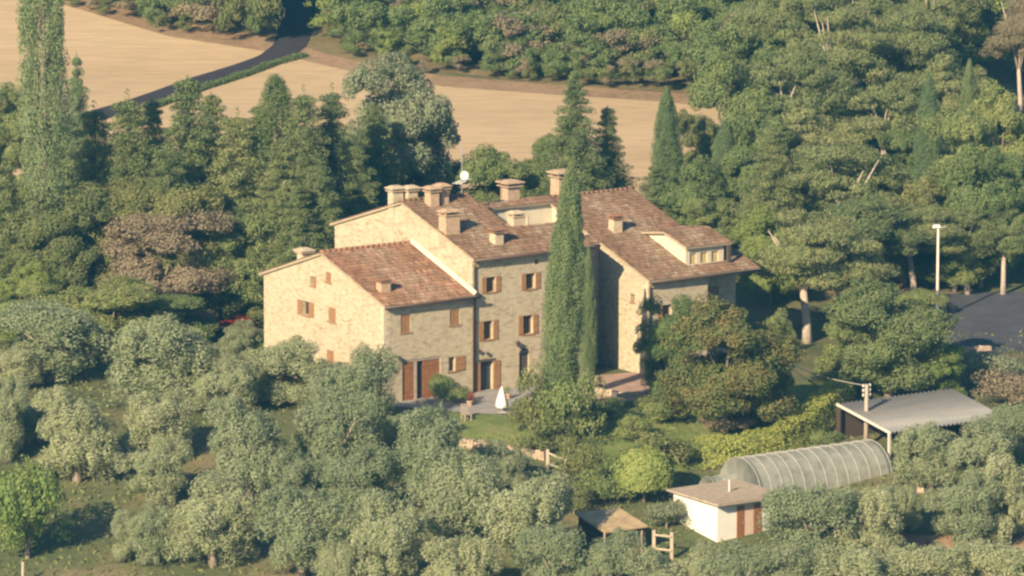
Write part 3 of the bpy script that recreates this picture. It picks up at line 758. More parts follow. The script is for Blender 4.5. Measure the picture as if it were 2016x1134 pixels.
# open barn with a corrugated roof
BA = house_obj('open_barn', 1748, 918, 'open barn with corrugated grey metal roof and pale gutter', 'barn')
m, t, bs, n, l = mat('corrugated_sheet')
f_ = noise(t, .7, 5, .6, mapping(t, .4, 2.2, 1)); l.new(ramp_node(t, f_, [(.3, (.20, .21, .205)), (.55, (.28, .275, .265)), (.75, (.25, .20, .16))]), bs.inputs['Base Color']); bs.inputs['Roughness'].default_value = .5; bs.inputs['Metallic'].default_value = .25
BL, BD, BE, BSL = 9.3, 5.6, 2.2, .17
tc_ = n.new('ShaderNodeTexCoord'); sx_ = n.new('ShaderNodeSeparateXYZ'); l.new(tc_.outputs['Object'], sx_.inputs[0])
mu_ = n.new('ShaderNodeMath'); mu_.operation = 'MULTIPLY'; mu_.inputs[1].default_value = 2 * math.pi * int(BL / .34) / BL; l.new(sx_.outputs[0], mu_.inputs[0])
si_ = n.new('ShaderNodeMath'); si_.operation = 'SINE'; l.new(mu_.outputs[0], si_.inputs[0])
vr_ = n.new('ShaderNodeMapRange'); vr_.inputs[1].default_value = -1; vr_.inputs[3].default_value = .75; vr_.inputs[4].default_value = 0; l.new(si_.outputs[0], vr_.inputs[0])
l.new(mixc(t, vr_.outputs[0], bs.inputs['Base Color'].links[0].from_socket, (.055, .05, .04)), bs.inputs['Base Color'])  # shade of the corrugation valleys painted in as dark stripes
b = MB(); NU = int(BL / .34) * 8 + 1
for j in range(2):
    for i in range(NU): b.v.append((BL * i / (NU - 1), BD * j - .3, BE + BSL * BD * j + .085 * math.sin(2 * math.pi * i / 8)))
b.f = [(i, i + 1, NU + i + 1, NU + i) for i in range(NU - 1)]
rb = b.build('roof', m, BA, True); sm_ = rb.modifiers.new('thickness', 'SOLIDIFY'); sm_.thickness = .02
b = MB(); z0, z1 = BE - .09, BE + BSL * BD - .09
b.add([(x, y, z + dz) for dz in (0, .16) for x, y, z in ((-.12, -.34, z0), (-.01, -.34, z0), (-.01, BD - .3, z1), (-.12, BD - .3, z1))], [(3, 2, 1, 0), (4, 5, 6, 7), (0, 1, 5, 4), (1, 2, 6, 5), (2, 3, 7, 6), (3, 0, 4, 7)])
b.build('fascia_board', POLE, BA)
for x in (0, 3.05, 6.15, 9.15):
    for y in (-.1, BD - .5):
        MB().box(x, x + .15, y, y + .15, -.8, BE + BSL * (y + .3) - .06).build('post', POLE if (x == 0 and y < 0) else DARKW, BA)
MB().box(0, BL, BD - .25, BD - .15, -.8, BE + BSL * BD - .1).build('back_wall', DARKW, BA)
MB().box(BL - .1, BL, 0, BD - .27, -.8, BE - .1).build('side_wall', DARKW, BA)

# lean-to shelter with a tan roof
LS = house_obj('garden_shelter', 1215, 1100, 'low dark shelter with tan tilted roof left of the white shed', 'shelter')
TANR = plain('tan_roofing', (.44, .32, .17), .9, .3, 1.2)
b = MB(); b.add([(x, y, z + dz) for dz in (0, .09) for x, y, z in ((-1.1, -.3, 1.75), (2.1, -.3, 1.75), (2.1, 2.9, 2.35), (-1.1, 2.9, 2.35))], [(3, 2, 1, 0), (4, 5, 6, 7), (0, 1, 5, 4), (1, 2, 6, 5), (2, 3, 7, 6), (3, 0, 4, 7)])
b.build('roof', TANR, LS)
MB().box(-1.0, 2.0, 2.6, 2.7, -.6, 2.25).build('back_wall', DARKW, LS)
MB().box(1.9, 2.0, -.1, 2.59, -.6, 1.72).build('side_wall', DARKW, LS)
for x in (-1.0, 1.75): MB().tube([(x, -.1, -.6), (x, -.1, 1.74)], .06, 6).build('post', POLEW, LS)

# ------------------------------------------------------------------ street and garden furniture
def up(px, base, top):
    g = inv(px, base); return g, (base - top) / scale_at(g) / math.cos(PITCH)
g, H = up(1845, 632, 446)
SL = empty('street_lamp', g, 0, 'white street lamp on a tall pale pole before the pines', 'street lamp')
MB().tube([(0, 0, -.3), (0, 0, 1), (0, 0, H - .1)], [.14, .11, .085], 10).build('pole', POLE, SL, True)
b = MB()
b.tube([(0, 0, H - .12), (.55, -.05, H + .02)], .025, 6); b.tube([(0, 0, H - .12), (-.2, -.05, H)], .035, 6)
b.build('bracket', POLE, SL)
MB().frustum(-.12, -.05, H - .08, H + .12, .3, .17, .22, .1).build('lamp_head', WHITE, SL, bev=.03)

g, H = up(1705, 880, 756)
UP = empty('utility_pole', g, A34, 'weathered wooden utility pole standing before the barn roof', 'utility pole')
MB().tube([(0, 0, -.4), (0, 0, H)], [.17, .12], 9).build('pole', POLEW, UP, True)
for k in range(3):
    zz = H - .15 - k * .3; a = MB().box(-.3, .3, -.04, .04, zz - .04, zz + .04).build('crossarm', POLEW, UP)
    b = MB()
    for i in (-.26, .26): b.frustum(i, 0, zz + .042, zz + .16, .05, .05, .035, .035)
    b.build('insulator', WHITE, a)
ptop = g + Vector((0, 0, H - .1)); q = inv(1420, 745) + Vector((0, 0, 4.3))
pts = [ptop.lerp(q, k / 16) - Vector((0, 0, 1.0 * math.sin(math.pi * k / 16))) for k in range(17)]
tag(MB().tube([tuple(p) for p in pts], .022, 5).build('overhead_cable', POLE), 'thin sagging cable from the utility pole towards the house', 'cable')
g, H = up(673, 1150, 1084)
sp_ = MB().tube([g + Vector((0, 0, -.3)), g + Vector((0, 0, H))], [.09, .07], 8).build('grove_post', POLE)
tag(sp_, 'thin pale post at the lower edge of the olive grove', 'post')
g, H = up(45, 1150, 1106)
tag(MB().tube([g + Vector((0, 0, -.3)), g + Vector((.03, 0, H))], [.11, .09], 8).build('grass_post', BARKP), 'short reddish post in the grass strip at the grove corner', 'post')
g, H = up(1812, 968, 912)
tag(MB().frustum(g.x, g.y, g.z - .3, g.z + H, .22, .22, .17, .17).build('stone_post', DRYSTONE, bev=.04), 'pinkish stone post between the olives near the polytunnel', 'post')

g, H = up(988, 812, 760)
PA = empty('garden_parasol', g, 0, 'closed white parasol standing on the grey terrace', 'parasol')
MB().tube([(0, 0, 0), (0, 0, H + .05)], .025, 8).build('pole', POLE, PA)
b = MB(); n = 16; prof = [(.33, .30), (.40, .36), (.62, .33), (1.0, .25), (1.4, .14), (H - .08, .05), (H, .015)]
for z, r in prof:
    for k in range(n): rr0 = r * (1 + .22 * math.cos(8 * 2 * math.pi * k / n) * (1 if z < 1.5 else .3)); b.v.append((rr0 * math.cos(2 * math.pi * k / n), rr0 * math.sin(2 * math.pi * k / n), z))
b.f = [(i * n + k, i * n + (k + 1) % n, (i + 1) * n + (k + 1) % n, (i + 1) * n + k) for i in range(len(prof) - 1) for k in range(n)]
b.build('canopy', WHITEC, PA, True)
MB().frustum(0, 0, 0, .1, .3, .3, .25, .25).build('base', PAVE, PA)

g = inv(1062, 806)
GT = empty('garden_table', g, A34, 'small round white table at the right end of the terrace', 'table')
b = MB(); b.tube([(0, 0, .7), (0, 0, .745)], [.52, .52], 20); b.build('tabletop', WHITEC, GT)
MB().tube([(0, 0, .05), (0, 0, .7)], .06, 8).build('pedestal', WHITE, GT); MB().tube([(0, 0, .0), (0, 0, .05)], [.3, .26], 14).build('base', WHITE, GT)

def chair(px, py, rz_, label):
    o = empty('garden_chair', inv(px, py), rz_, label, 'chair', 'wooden garden chairs')
    MB().box(-.26, .26, -.26, .26, .42, .46).build('seat', POLEW, o)
    b = MB()
    for k in range(5): b.box(-.25 + k * .11, -.19 + k * .11, .24, .28, .47, 1.0)
    b.box(-.27, .27, .235, .285, 1.003, 1.07); b.build('backrest', POLEW, o)
    for i in (-1, 1):
        for j in (-1, 1): MB().box(i * .23 - .03, i * .23 + .03, j * .23 - .03, j * .23 + .03, 0, .418).build('leg', POLEW, o)
    return o
chair(918, 828, .5, 'brown wooden garden chair on the lawn edge below the parasol'); chair(1215, 800, 2.6, 'brown wooden garden chair on the reddish patio in shade')
g = inv(1240, 800)
BT = empty('garden_bench', g, A34, 'low brown wooden bench beside the shaded patio wall', 'bench')
MB().box(-.9, .9, -.22, .22, .42, .48).build('seat', POLEW, BT)
MB().box(-.9, .9, .18, .22, .6, .9).build('backrest', POLEW, BT)
for i in (-.75, .75): MB().box(i - .05, i + .05, -.2, .21, 0, .418).build('leg', POLEW, BT)

# retaining wall, patio wall
def low_wall(name, line, hgt, th, label, seed):
    pts = lerp_line([inv(*p) for p in line], 26); rg = random.Random(seed); b = MB()
    for i in range(25):
        a, c = pts[i], pts[i + 1]; d = (c - a).normalized(); nn = Vector((-d.y, d.x, 0)) * th / 2; hh = hgt * rg.uniform(.8, 1.12); c = a.lerp(c, .97)
        vs = [a - nn * rg.uniform(.9, 1.1) + Vector((0, 0, -.5)), c - nn + Vector((0, 0, -.5)), c + nn + Vector((0, 0, -.5)), a + nn + Vector((0, 0, -.5))]
        b.add(vs + [v + Vector((0, 0, hh + .5)) for v in vs], [(3, 2, 1, 0), (4, 5, 6, 7), (0, 1, 5, 4), (1, 2, 6, 5), (2, 3, 7, 6), (3, 0, 4, 7)])
    o = b.build(name, DRYSTONE, bev=.05); return tag(o, label, 'wall')
low_wall('dry_stone_wall', [(905, 880), (960, 885), (1040, 897), (1075, 905)], .55, .5, 'low dry stone wall edging the lawn above the olives', 1)
low_wall('patio_wall', [(1150, 772), (1230, 785), (1330, 778)], .45, .4, 'low pinkish stone wall around the patio', 2)
low_wall('yard_wall', [(1850, 700), (1900, 694), (1950, 690)], .35, .5, 'low pale stone kerb wall at the yard corner', 3)

# wooden fence of two rails, and the trellis by the white shed
def rail_fence(name, p0, p1, hgt, label, nposts, m=None):
    m = m or RAILW
    a, c = inv(*p0), inv(*p1); o = empty(name, a, 0, label, 'fence'); d = c - a
    for k in range(nposts):
        q = d * (k / (nposts - 1)); MB().box(q.x - .1, q.x + .1, q.y - .1, q.y + .1, q.z - .3, q.z + hgt).build('post', m, o)
    for f in (.35, .85):
        b = MB(); b.tube([(0, -.12, hgt * f), (d.x, d.y - .12, d.z + hgt * f)], .075, 6); b.build('rail', m, o)
    return o
rail_fence('rail_fence', (1078, 926), (1150, 955), 1.35, 'pale two rail wooden fence by the lawn steps', 3)
rail_fence('wooden_trellis', (1287, 1098), (1322, 1102), 1.7, 'small pale wooden frame with rails left of the white shed', 2)

# red garden bench cover behind the wing: a red flowering shrub; pots by the doors
def pot(px, py, label, m='green', s=1.0):
    g = inv(px, py); o = empty('potted_plant', g, 0, label, 'potted plant', 'potted plants on the paving')
    b = MB(); n = 14
    for z, r in ((0, .16), (.3, .21), (.34, .24), (.38, .24), (.34, .19)):
        for k in range(n): b.v.append((r * s * math.cos(6.2832 * k / n), r * s * math.sin(6.2832 * k / n), z * s))
    b.f = [(i * n + k, i * n + (k + 1) % n, (i + 1) * n + (k + 1) % n, (i + 1) * n + k) for i in range(4) for k in range(n)]
    b.build('pot', BRICKR, o, True)
    rg = np.random.default_rng(int(px)); bl = [(rg.uniform(-.12, .12) * s, rg.uniform(-.12, .12) * s, (.5 + rg.uniform(0, .35)) * s, .2 * s, .2 * s, .18 * s) for _ in range(6)]
    c = bpy.data.objects.new('foliage', quad_cloud('foliage', blob_leaves(np.array(bl), 420, .12, .07, rg, np.array([0, 0, .5]), .6, .4), LM[m] if m != 'red' else REDF)); COL.objects.link(c); c.parent = o
pot(1000, 786, 'potted green plant beside the arched doorway'); pot(1180, 768, 'potted plant at the left end of the patio wall', 'bright')
pot(1285, 768, 'potted plant before the lit corner of the projecting block'); pot(925, 800, 'red flowering pot left of the parasol', 'red', 1.0)

# hedges
def hedge(name, line, hgt, wd, m, label, seed):
    pts = lerp_line([inv(*p) for p in line], 40); rg = np.random.default_rng(seed); o_ = empty(name, pts[0], 0, label, 'hedge'); out = []
    for i in range(39):
        a, c = pts[i] - pts[0], pts[i + 1] - pts[0]; d = (c - a); L_ = d.length; d.normalize(); nn = np.array([-d.y, d.x, 0]); d = np.array(d); n = int(L_ * 620)
        s = rg.uniform(0, L_, n); per = rg.uniform(0, 2 * hgt + wd, n)
        q = np.where(per < hgt, -wd / 2, np.where(per > hgt + wd, wd / 2, per - hgt - wd / 2)); z = np.where(per < hgt, per, np.where(per > hgt + wd, 2 * hgt + wd - per, hgt))
        q = q * (1 - .18 * (z / hgt) ** 3) + rg.normal(size=n) * .06; z = z + rg.normal(size=n) * .05 + .06 * np.sin(i * .9)
        p = np.array(a) + s[:, None] * d + q[:, None] * nn; p[:, 2] = a.z + z
        nr = np.where((per < hgt)[:, None], -nn, np.where((per > hgt + wd)[:, None], nn, np.array([0, 0, 1.])))
        out.append(leaves(p, unit(nr + .45 * rg.normal(size=(n, 3))), .17, .09, rg))
    c = bpy.data.objects.new('foliage', quad_cloud('foliage', np.concatenate(out), LM[m])); COL.objects.link(c); c.parent = o_
hedge('clipped_hedge', [(1375, 918), (1450, 912), (1530, 896), (1580, 866), (1620, 830), (1655, 800)], 1.7, 1.9, 'hedge', 'long curved clipped hedge with sunlit yellow green top', 11)
hedge('field_hedge', [(300, 214), (400, 176), (490, 147), (545, 126), (600, 112)], .32, .9, 'green', 'thin low green hedge along the near side of the field road', 12)
hedge('wing_hedge', [(590, 712), (650, 735), (720, 752)], 1.0, .8, 'rust', 'reddish green hedge at the foot of the wing gable', 13)

# ------------------------------------------------------------------ the olive grove
G_OL = 'olive trees in the grove'
OL = [
 (105, 745, 600, 215, 'broad olive tree at the back of the grove, left of the gap before the wood'),
 (20, 760, 690, 120, 'low dark olive cut by the left edge below the broad olive'),
 (325, 800, 628, 210, 'tall double crowned olive standing in front of the grey brown thicket'),
 (445, 815, 715, 120, 'smaller olive tucked right of the double crowned olive'),
 (470, 700, 640, 80, 'small olive near the red bush behind the wing'),
 (560, 790, 668, 165, 'olive tree before the left end of the wing gable'),
 (705, 845, 692, 150, 'olive whose crown hides the front corner of the wing gable'),
 (645, 800, 715, 110, 'olive under the lowest gable window of the wing'),
 (10, 905, 755, 90, 'olive crown cut by the left edge at mid grove'),
 (152, 945, 775, 150, 'tall rounded olive with a wide dark shadow on its right, west side'),
 (320, 905, 780, 125, 'narrow olive between the tall rounded olive and the bushy one'),
 (490, 990, 795, 160, 'largest bushy olive in the middle of the grove'),
 (665, 945, 778, 150, 'olive left of the deep shade below the terrace'),
 (855, 1010, 812, 130, 'tall olive just below the terrace and its closed parasol'),
 (310, 985, 870, 130, 'low spreading olive in front of the narrow one'),
 (705, 1020, 885, 160, 'wide olive in the third row below the wing door'),
 (905, 1085, 900, 160, 'large olive below the dry stone wall'),
 (985, 960, 872, 105, 'small round olive right under the dry stone wall'),
 (420, 1110, 945, 160, 'olive with yellowish tips on the near grass strip'),
 (285, 1105, 1000, 100, 'small pale olive beside a bare shadow patch on the grass strip'),
 (255, 1100, 1010, 60, 'thin sapling olive at the left of the small pale olive'),
 (595, 1135, 972, 155, 'stout olive on the grass strip left of the thin post'),
 (760, 1165, 980, 150, 'near olive just right of the thin pale post'),
 (660, 1180, 1075, 80, 'low olive foliage at the foot of the thin post'),
 (905, 1190, 1060, 140, 'near olive cut by the bottom edge below the large olive'),
 (1045, 1125, 945, 170, 'large olive left of the dark shelter'),
 (1085, 1190, 1040, 130, 'near olive at the bottom edge under the dark shelter'),
 (1195, 1200, 1050, 125, 'pale olive in front of the garden shelter'),
 (1290, 1210, 1085, 130, 'olive bush in front of the wooden frame'),
 (1375, 1200, 1078, 100, 'olive before the white wall of the shed'),
 (1450, 1215, 1080, 130, 'olive below the brown doors of the white shed'),
 (1590, 1120, 960, 170, 'olive against the near side of the polytunnel'),
 (1700, 1110, 965, 130, 'olive at the right end of the polytunnel with dark trunk shade'),
 (1560, 1200, 1075, 150, 'near olive cut by the bottom edge below the polytunnel'),
 (1690, 1215, 1080, 160, 'near olive at the bottom edge under the earth track'),
 (1830, 960, 838, 140, 'olive in front of the barn roof'),
 (1925, 965, 835, 140, 'olive at the right end of the barn'),
 (1900, 1075, 935, 130, 'olive standing above the earth track, right of the stone post'),
 (1985, 1060, 900, 120, 'olive cut by the right edge above the earth track'),
 (1820, 1205, 1075, 150, 'near olive below the earth track, second from the right edge'),
 (1960, 1200, 1070, 150, 'near olive in the lower right corner'),
 (1760, 1050, 960, 90, 'small olive between the polytunnel end and the stone post'),
 (1995, 920, 800, 90, 'olive beyond the right corner of the barn'),
 (60, 870, 800, 80, 'low olive left of the tall rounded olive'),
 (580, 1010, 900, 90, 'small olive between the largest bushy olive and its right neighbour'),
 (800, 880, 820, 80, 'low olive in shade under the wing plank door'),
]
for x, bpy_, tp_, wd, lb in OL: tree('olive', x, bpy_ + 4, tp_ - 6, wd * .93, lb.replace(', west side', ''), None, G_OL)
tree('shrub', 55, 1100, 915, 150, 'tall bright green leafy shrub in the lower left corner of the grove', 'bright')

# ------------------------------------------------------------------ trees around the house
tree('cypress', 1098, 850, 330, 68, 'tall dark cypress standing in front of the main facade', 'cyp', lean=26)
tree('cypress', 1158, 776, 492, 26, 'slim lower cypress close right of the tall one', 'cyp')
tree('broad', 1425, 850, 588, 235, 'rusty green tree in front of the projecting block', 'rust')
tree('broad', 1312, 785, 588, 105, 'dark narrow tree covering the corner of the projecting block', 'green')
tree('broad', 1440, 845, 735, 110, 'brownish dry bush at the foot of the rusty tree', 'brown')
tree('broad', 1520, 830, 620, 90, 'green tree at the right side of the rusty tree', 'green')
for x, bs_, tp_, wd, lb, m_ in [
 (1056, 862, 715, 80, 'leafy shrub left of the cypress foot, before the arched doorway', 'yellow'),
 (1118, 876, 735, 105, 'tall shrub hiding the foot of the dark cypress', 'green'),
 (1080, 898, 815, 100, 'yellowish shrub on the lawn under the cypress', 'yellow'),
 (1150, 960, 860, 90, 'loose shrub beside the pale rail fence', 'yellow'),
 (1100, 835, 780, 80, 'flowering shrub at the right end of the terrace', 'brown'),
 (1190, 990, 900, 90, 'green shrub between rail fence and clipped round bush', 'green'),
 (870, 790, 738, 56, 'dark shrub before the right leaf of the plank door', 'green'),
 (905, 796, 762, 50, 'low shrub between plank door and double door', 'green'),
 (1305, 920, 845, 120, 'yellow green shrub mass left of the curved hedge', 'yellow'),
 (1250, 868, 815, 70, 'low shrub on the lawn in front of the patio', 'green'),
 (1180, 830, 785, 80, 'shrub in shade below the patio wall', 'green'),
 (1300, 830, 785, 90, 'shrub in shade at the right end of the patio', 'green'),
 (1130, 1010, 950, 70, 'small shrub above the tan shelter roof', 'yellow'),
 (1312, 1040, 985, 70, 'grey green shrub left of the white shed wall', 'pale'),
 (520, 700, 645, 60, 'green shrub at the back corner of the wing', 'green'),
 (860, 850, 800, 70, 'shrub at the left end of the lawn', 'green'),
 (1625, 895, 845, 60, 'shrub in the shade inside the curve of the hedge', 'green'),
 (1945, 760, 690, 120, 'pale grey shrub behind the barn roof', 'pale'),
 (1990, 800, 730, 110, 'brownish shrub at the right edge behind the barn', 'brown')]:
    tree('shrub', x, bs_, tp_, wd, lb, m_)
tree('ball', 1268, 990, 878, 115, 'clipped round bush lit on its left and dark on its right', 'bright')
rb_ = tree('shrub', 468, 655, 622, 60, 'low red bush in shade behind the wing'); c_ = [c for c in rb_.children if c.name.startswith('crown')][0]
c_.material_slots[0].link = 'OBJECT'; c_.material_slots[0].material = REDF

# ------------------------------------------------------------------ belt of trees behind and left of the house
for k_, x, bs_, tp_, wd, lb, m_ in [
 ('poplar', 92, 640, -330, 86, 'tall poplar rising past the top edge at the left', 'cypl'),
 ('conifer', 155, 470, 120, 70, 'slim pale tree top right of the tall poplar', 'cypl'),
 ('conifer', 10, 640, 330, 130, 'dark conifer in shade at the left edge', 'dark'),
 ('broad', 15, 420, 175, 110, 'green bush crown left of the poplar before the field', 'green'),
 ('conifer', 190, 600, 225, 150, 'conifer just right of the poplar', 'dark'),
 ('conifer', 255, 610, 205, 160, 'broad conifer behind the yellowing thicket', 'dark'),
 ('conifer', 375, 600, 165, 190, 'tall conifer whose top reaches the field road', 'dark'),
 ('conifer', 470, 610, 238, 170, 'dark layered conifer in the middle of the belt', 'dark'),
 ('poplar', 545, 560, 155, 110, 'pale upright tree standing behind the layered conifer', 'green'),
 ('conifer', 600, 580, 195, 140, 'conifer left of the pale feathery tree', 'dark'),
 ('conifer', 555, 630, 285, 150, 'dark conifer behind the back of the wing', 'dark'),
 ('conifer', 655, 560, 190, 130, 'green conifer in front of the pale feathery tree', 'dark'),
 ('broad', 770, 480, 125, 210, 'large pale feathery tree before the field', 'pale'),
 ('broad', 850, 460, 215, 110, 'pale tree behind the twin chimneys', 'pale'),
 ('conifer', 700, 560, 290, 120, 'low conifer behind the main gable', 'dark'),
 ('conifer', 330, 630, 300, 140, 'conifer rising over the yellowing thicket', 'dark'),
 ('broad', 120, 650, 370, 180, 'olive brown tree below the poplar', 'yellow'),
 ('broad', 245, 640, 370, 170, 'yellowing tree in the left thicket', 'yellow'),
 ('broad', 365, 640, 370, 170, 'brownish yellow tree beside the yellowing one', 'yellow'),
 ('broad', 305, 655, 415, 235, 'dry grey brown tree at the front of the thicket', 'brown'),
 ('broad', 50, 675, 520, 130, 'bright green bush at the left edge behind the grove', 'bright'),
 ('broad', 220, 700, 555, 230, 'green tree between thicket and grove', 'green'),
 ('broad', 330, 690, 580, 160, 'low green bush right of the thicket', 'green'),
 ('broad', 130, 690, 560, 150, 'green bush behind the broad olive', 'green'),
 ('pine', 398, 640, 450, 130, 'pine with a pale trunk left of the shade behind the wing', 'pine'),
 ('pine', 450, 625, 400, 140, 'pine over the dark gap behind the wing', 'dark'),
 ('conifer', 630, 640, 330, 120, 'dark conifer touching the wing roof end', 'dark'),
 ('broad', 960, 470, 290, 160, 'low green tree behind the aerial mast', 'green'),
 ('broad', 1020, 450, 320, 130, 'bush crown behind the roof terrace', 'green'),
 ('conifer', 1130, 500, 165, 140, 'dark conifer rising behind the big brick chimney', 'dark'),
 ('conifer', 1195, 480, 218, 100, 'smaller conifer right of the dark one behind the roof', 'dark'),
 ('broad', 1075, 450, 270, 70, 'leafy tree left of the dark conifer behind the roof', 'green'),
 ('conifer', 420, 560, 195, 150, 'conifer filling the gap left of the layered one', 'dark'),
 ('conifer', 300, 545, 205, 150, 'conifer behind the broad one under the field road', 'dark'),
 ('conifer', 515, 545, 215, 140, 'conifer between the layered one and the pale upright tree', 'dark'),
 ('conifer', 735, 520, 215, 130, 'blue green conifer under the pale feathery tree', 'dark'),
 ('broad', 470, 640, 420, 170, 'dark leafy tree over the shade behind the wing', 'green'),
 ('conifer', 590, 650, 370, 130, 'dark conifer above the left roof edge of the wing', 'dark'),
 ('conifer', 120, 560, 250, 140, 'dark conifer at the foot of the tall poplar', 'dark'),
 ('cypress', 1312, 470, 178, 56, 'narrow cypress behind the right end of the ridge', 'cyp'),
 ('conifer', 1290, 520, 330, 110, 'bushy conifer at the foot of the narrow cypress', 'pine'),
 ('broad', 1360, 520, 320, 130, 'green tree behind the long roof verge', 'green'),
]: tree(k_, x, bs_, tp_, wd, lb, m_)

# ------------------------------------------------------------------ wood on the right
for k_, x, bs_, tp_, wd, lb, m_ in [
 ('broad', 1440, 420, 110, 150, 'tall green tree at the right end of the stubble field', 'green'),
 ('broad', 1378, 430, 225, 105, 'bushy tree where the stubble field ends at the wood', 'yellow'),
 ('cypress', 1425, 500, 245, 56, 'pale green cypress right of the narrow dark cypress', 'cypl'),
 ('broad', 1480, 500, 240, 130, 'leafy tree behind the pale green cypress', 'green'),
 ('broad', 1400, 540, 390, 100, 'dark bush behind the dormer', 'green'),
 ('conifer', 1520, 560, 260, 130, 'conifer behind the dormer end of the house', 'pine'),
 ('broad', 1515, 600, 415, 120, 'round bright topped bush above the dormer', 'bright'),
 ('pine', 1550, 400, 90, 200, 'large pine high on the left side of the wood', 'pine'),
 ('pine', 1650, 330, 20, 210, 'broad pine in the upper middle of the wood', 'pine'),
 ('pine', 1760, 300, 10, 190, 'pine near the top, left of the dark hollow', 'pine'),
 ('pine', 1560, 260, -60, 190, 'pine crown at the top edge above the large pine', 'pine'),
 ('pine', 1690, 240, -80, 190, 'pine crown cut by the top edge', 'pine'),
 ('pine', 1830, 230, -70, 170, 'pine cut by the top edge beside the dark hollow', 'pine'),
 ('pine', 2010, 250, -20, 130, 'pine right of the dark hollow at the corner', 'brown'),
 ('pine', 1740, 400, 150, 190, 'pine with a visible pale trunk in the middle of the wood', 'pine'),
 ('pine', 1610, 470, 215, 200, 'wide pine over the bright topped bush', 'pine'),
 ('pine', 1660, 560, 285, 220, 'widest pine in the centre of the wood', 'pine'),
 ('pine', 1870, 380, 110, 150, 'pine just behind the light green cypress in the wood', 'pine'),
 ('cypress', 1826, 470, 155, 50, 'light green cypress standing amid the pines', 'cypl'),
 ('cypress', 1905, 420, 125, 40, 'dark slim cypress below the dark hollow', 'cyp'),
 ('broad', 1970, 420, 170, 150, 'light green tree at the right edge below the dark hollow', 'green'),
 ('broad', 1905, 500, 225, 140, 'leafy tree right of the light green cypress', 'green'),
 ('broad', 1990, 530, 300, 120, 'green tree at the right edge over the yard', 'green'),
 ('broad', 1930, 565, 300, 140, 'light green tree above the yard', 'green'),
 ('broad', 1780, 560, 350, 130, 'yellow green tree left of the street lamp', 'yellow'),
 ('pine', 1700, 600, 380, 210, 'dark pine spreading left of the yellow green tree', 'pine'),
 ('pine', 1800, 585, 400, 170, 'pine with bare trunks beside the street lamp', 'pine'),
 ('pine', 1905, 580, 390, 150, 'pine with thick trunk right of the street lamp', 'pine'),
 ('pine', 1975, 580, 400, 150, 'pine over the far end of the yard', 'dark'),
 ('broad', 1600, 430, 262, 120, 'dark leafy tree under the wide pine', 'green'),
 ('broad', 1700, 440, 275, 130, 'leafy tree below the pine with the visible pale trunk', 'green'),
 ('broad', 1790, 440, 262, 110, 'leafy tree left of the light green cypress', 'green'),
 ('conifer', 1850, 500, 318, 110, 'conifer at the foot of the light green cypress', 'pine'),
 ('broad', 1640, 525, 385, 120, 'leafy tree under the widest pine', 'green'),
 ('conifer', 1760, 505, 355, 110, 'conifer behind the yellow green tree', 'dark'),
 ('broad', 1585, 335, 180, 110, 'tree below the large pine high in the wood', 'green'),
 ('broad', 1690, 335, 165, 120, 'tree under the broad pine in the upper middle', 'green'),
 ('conifer', 1790, 335, 148, 110, 'conifer under the pine left of the dark hollow', 'dark'),
 ('broad', 1960, 490, 325, 110, 'leafy tree between the two light green trees', 'green'),
 ('conifer', 1545, 520, 365, 100, 'conifer behind the round bright topped bush', 'dark'),
 ('broad', 1880, 575, 440, 110, 'low leafy tree behind the street lamp', 'green'),
 ('pine', 1590, 675, 430, 230, 'stone pine with leaning pale trunk right of the house', 'pine'),
 ('pine', 1650, 660, 470, 200, 'low stone pine beside the leaning one', 'pine'),
 ('broad', 1750, 785, 556, 215, 'large rounded green tree above the barn', 'dark'),
 ('broad', 1680, 770, 600, 130, 'green tree at the left of the large rounded one', 'green'),
 ('broad', 1800, 720, 575, 100, 'green bush at the near edge of the yard', 'green'),
 ('broad', 1845, 790, 660, 90, 'yellowish green tree right of the large rounded one', 'bright'),
]: tree(k_, x, bs_, tp_, wd, lb, m_)

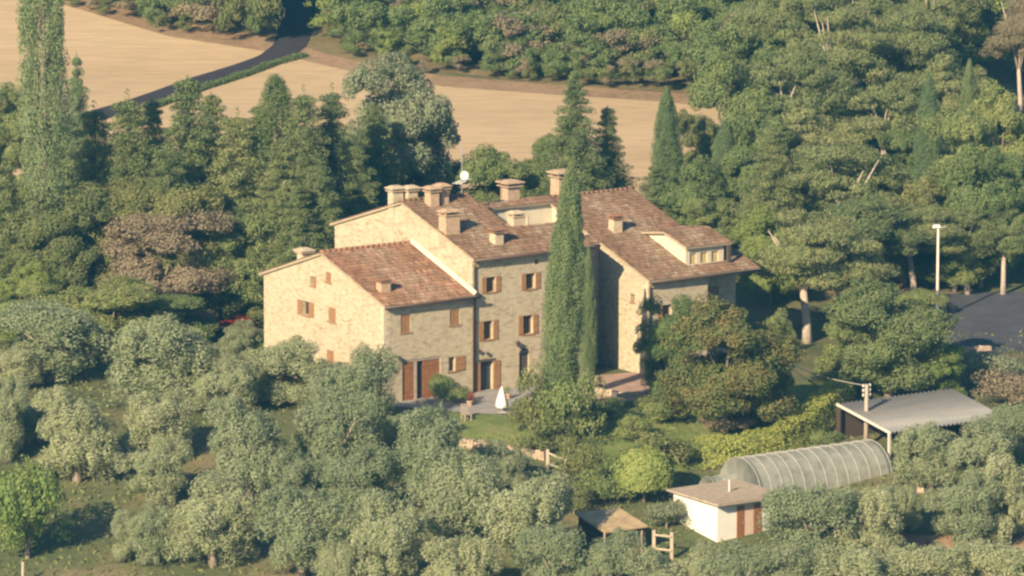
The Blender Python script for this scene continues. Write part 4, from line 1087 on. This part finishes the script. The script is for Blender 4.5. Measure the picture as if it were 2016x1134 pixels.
# ------------------------------------------------------------------ far woodland behind the field: one mass nobody could count
def small_tree(rng, n_l, sub, dens):
    bl = lobes(rng, n_l, 1.5, 1.0, 4.3, .8, 1.2, .9, sub, (.34, .6)); return blob_leaves(bl, dens, .5, .30, rng, np.array([0, 0, 2.5]), .75, .8)
rf = np.random.default_rng(21); protos = [small_tree(rf, 8, 8, 45) for _ in range(6)]
edge_px = [(-120, -80), (150, 26), (330, 80), (545, 112), (640, 112), (870, 165), (1100, 182), (1290, 194), (1420, 206), (1560, 190), (2200, 190)]
def edge_at(x):
    for (a, ya), (c, yc) in zip(edge_px, edge_px[1:]):
        if a <= x <= c: return ya + (yc - ya) * (x - a) / (c - a)
    return 150
groups = {k: [] for k in ('green', 'yellow', 'brown', 'bright')}
py = 200.0
while py > -330:
    for x in np.arange(-80 + rf.uniform(0, 40), 2080, 35):
        xx = x + rf.uniform(-22, 22); yy = py + rf.uniform(-9, 9)
        if xx > 1500 and yy > 175: continue
        if yy > edge_at(max(xx, -119)) - 9: continue
        if abs(xx - 584) < 58: continue
        if abs(xx - 1955) < 48 and 10 < yy < 175: continue
        g = inv(xx, yy); s = rf.uniform(.5, .98) * (1.05 if xx > 640 else .95); 
        tall = 1.9 if 400 < xx < 560 else 1  # trees left of the road stretched taller so their shadow darkens it
        if xx > 1480: s *= 1.35
        edge = yy > edge_at(max(xx, -119)) - 22
        if edge and not 380 < xx < 560: s *= .62
        P = protos[rf.integers(6)]; a = rf.uniform(0, 6.283); ca, sa = math.cos(a), math.sin(a)
        Q = P @ np.array([[ca, sa, 0], [-sa, ca, 0], [0, 0, 1]]) * np.array([s, s, s * rf.uniform(.85, 1.35) * tall]) + np.array(g)
        k = rf.choice(['green', 'green', 'green', 'yellow', 'bright', 'brown'], p=[.25, .25, .2, .14, .08, .08]) if not edge else rf.choice(['brown', 'yellow', 'green'])
        groups[str(k)].append(Q)
    py -= 10
wl = empty('woodland', inv(900, 100), 0, 'dense mixed scrubby woodland beyond the stubble field', 'woodland'); wl['kind'] = 'stuff'
for k, q in groups.items():
    P = np.concatenate(q) - np.array(wl.location)
    o = bpy.data.objects.new('foliage', quad_cloud('foliage', P, LM[k])); COL.objects.link(o); o.parent = wl; o['kind'] = 'stuff'

# grass tufts over the grove floor
rg = np.random.default_rng(33); n = 16000
gx = rg.uniform(-42, 44, n); gy = -40 + 62 * rg.random(n)
keep = []
for i in range(n):
    x, y = gx[i], gy[i]; u, v = x * UX.x + y * UX.y, x * VX.x + y * VX.y
    if -9 < u < 24 and v > -9: continue
    if y > -8.0 - (0 if abs(x) > 12 else 4) and -12 < x < 28: continue
    keep.append((x, y, h(x, y) + .06))
gp = np.array(keep); N = len(gp)
gl = leaves(gp, unit(rg.normal(size=(N, 3)) * np.array([1, 1, .5]) + np.array([0, -.3, .3])), .42, .16, rg)
go = bpy.data.objects.new('grass', quad_cloud('grass', gl, LM['yellow'])); COL.objects.link(go)
tag(go, 'dry yellow green grass tufts under the olives', 'grass', None, 'stuff')

# ------------------------------------------------------------------ the air
m = bpy.data.materials.new('haze_air'); m.use_nodes = True; m.node_tree.nodes.clear()
o_ = m.node_tree.nodes.new('ShaderNodeOutputMaterial'); v_ = m.node_tree.nodes.new('ShaderNodeVolumePrincipled')
v_.inputs['Density'].default_value = .00021; v_.inputs['Color'].default_value = (.13, .60, 1.0, 1); v_.inputs['Anisotropy'].default_value = .2
m.node_tree.links.new(v_.outputs[0], o_.inputs['Volume'])
hz = MB().box(-740, 740, -430, 930, -66, 84).build('haze', m); tag(hz, 'thin pale blue haze over the whole valley', 'haze', None, 'stuff')
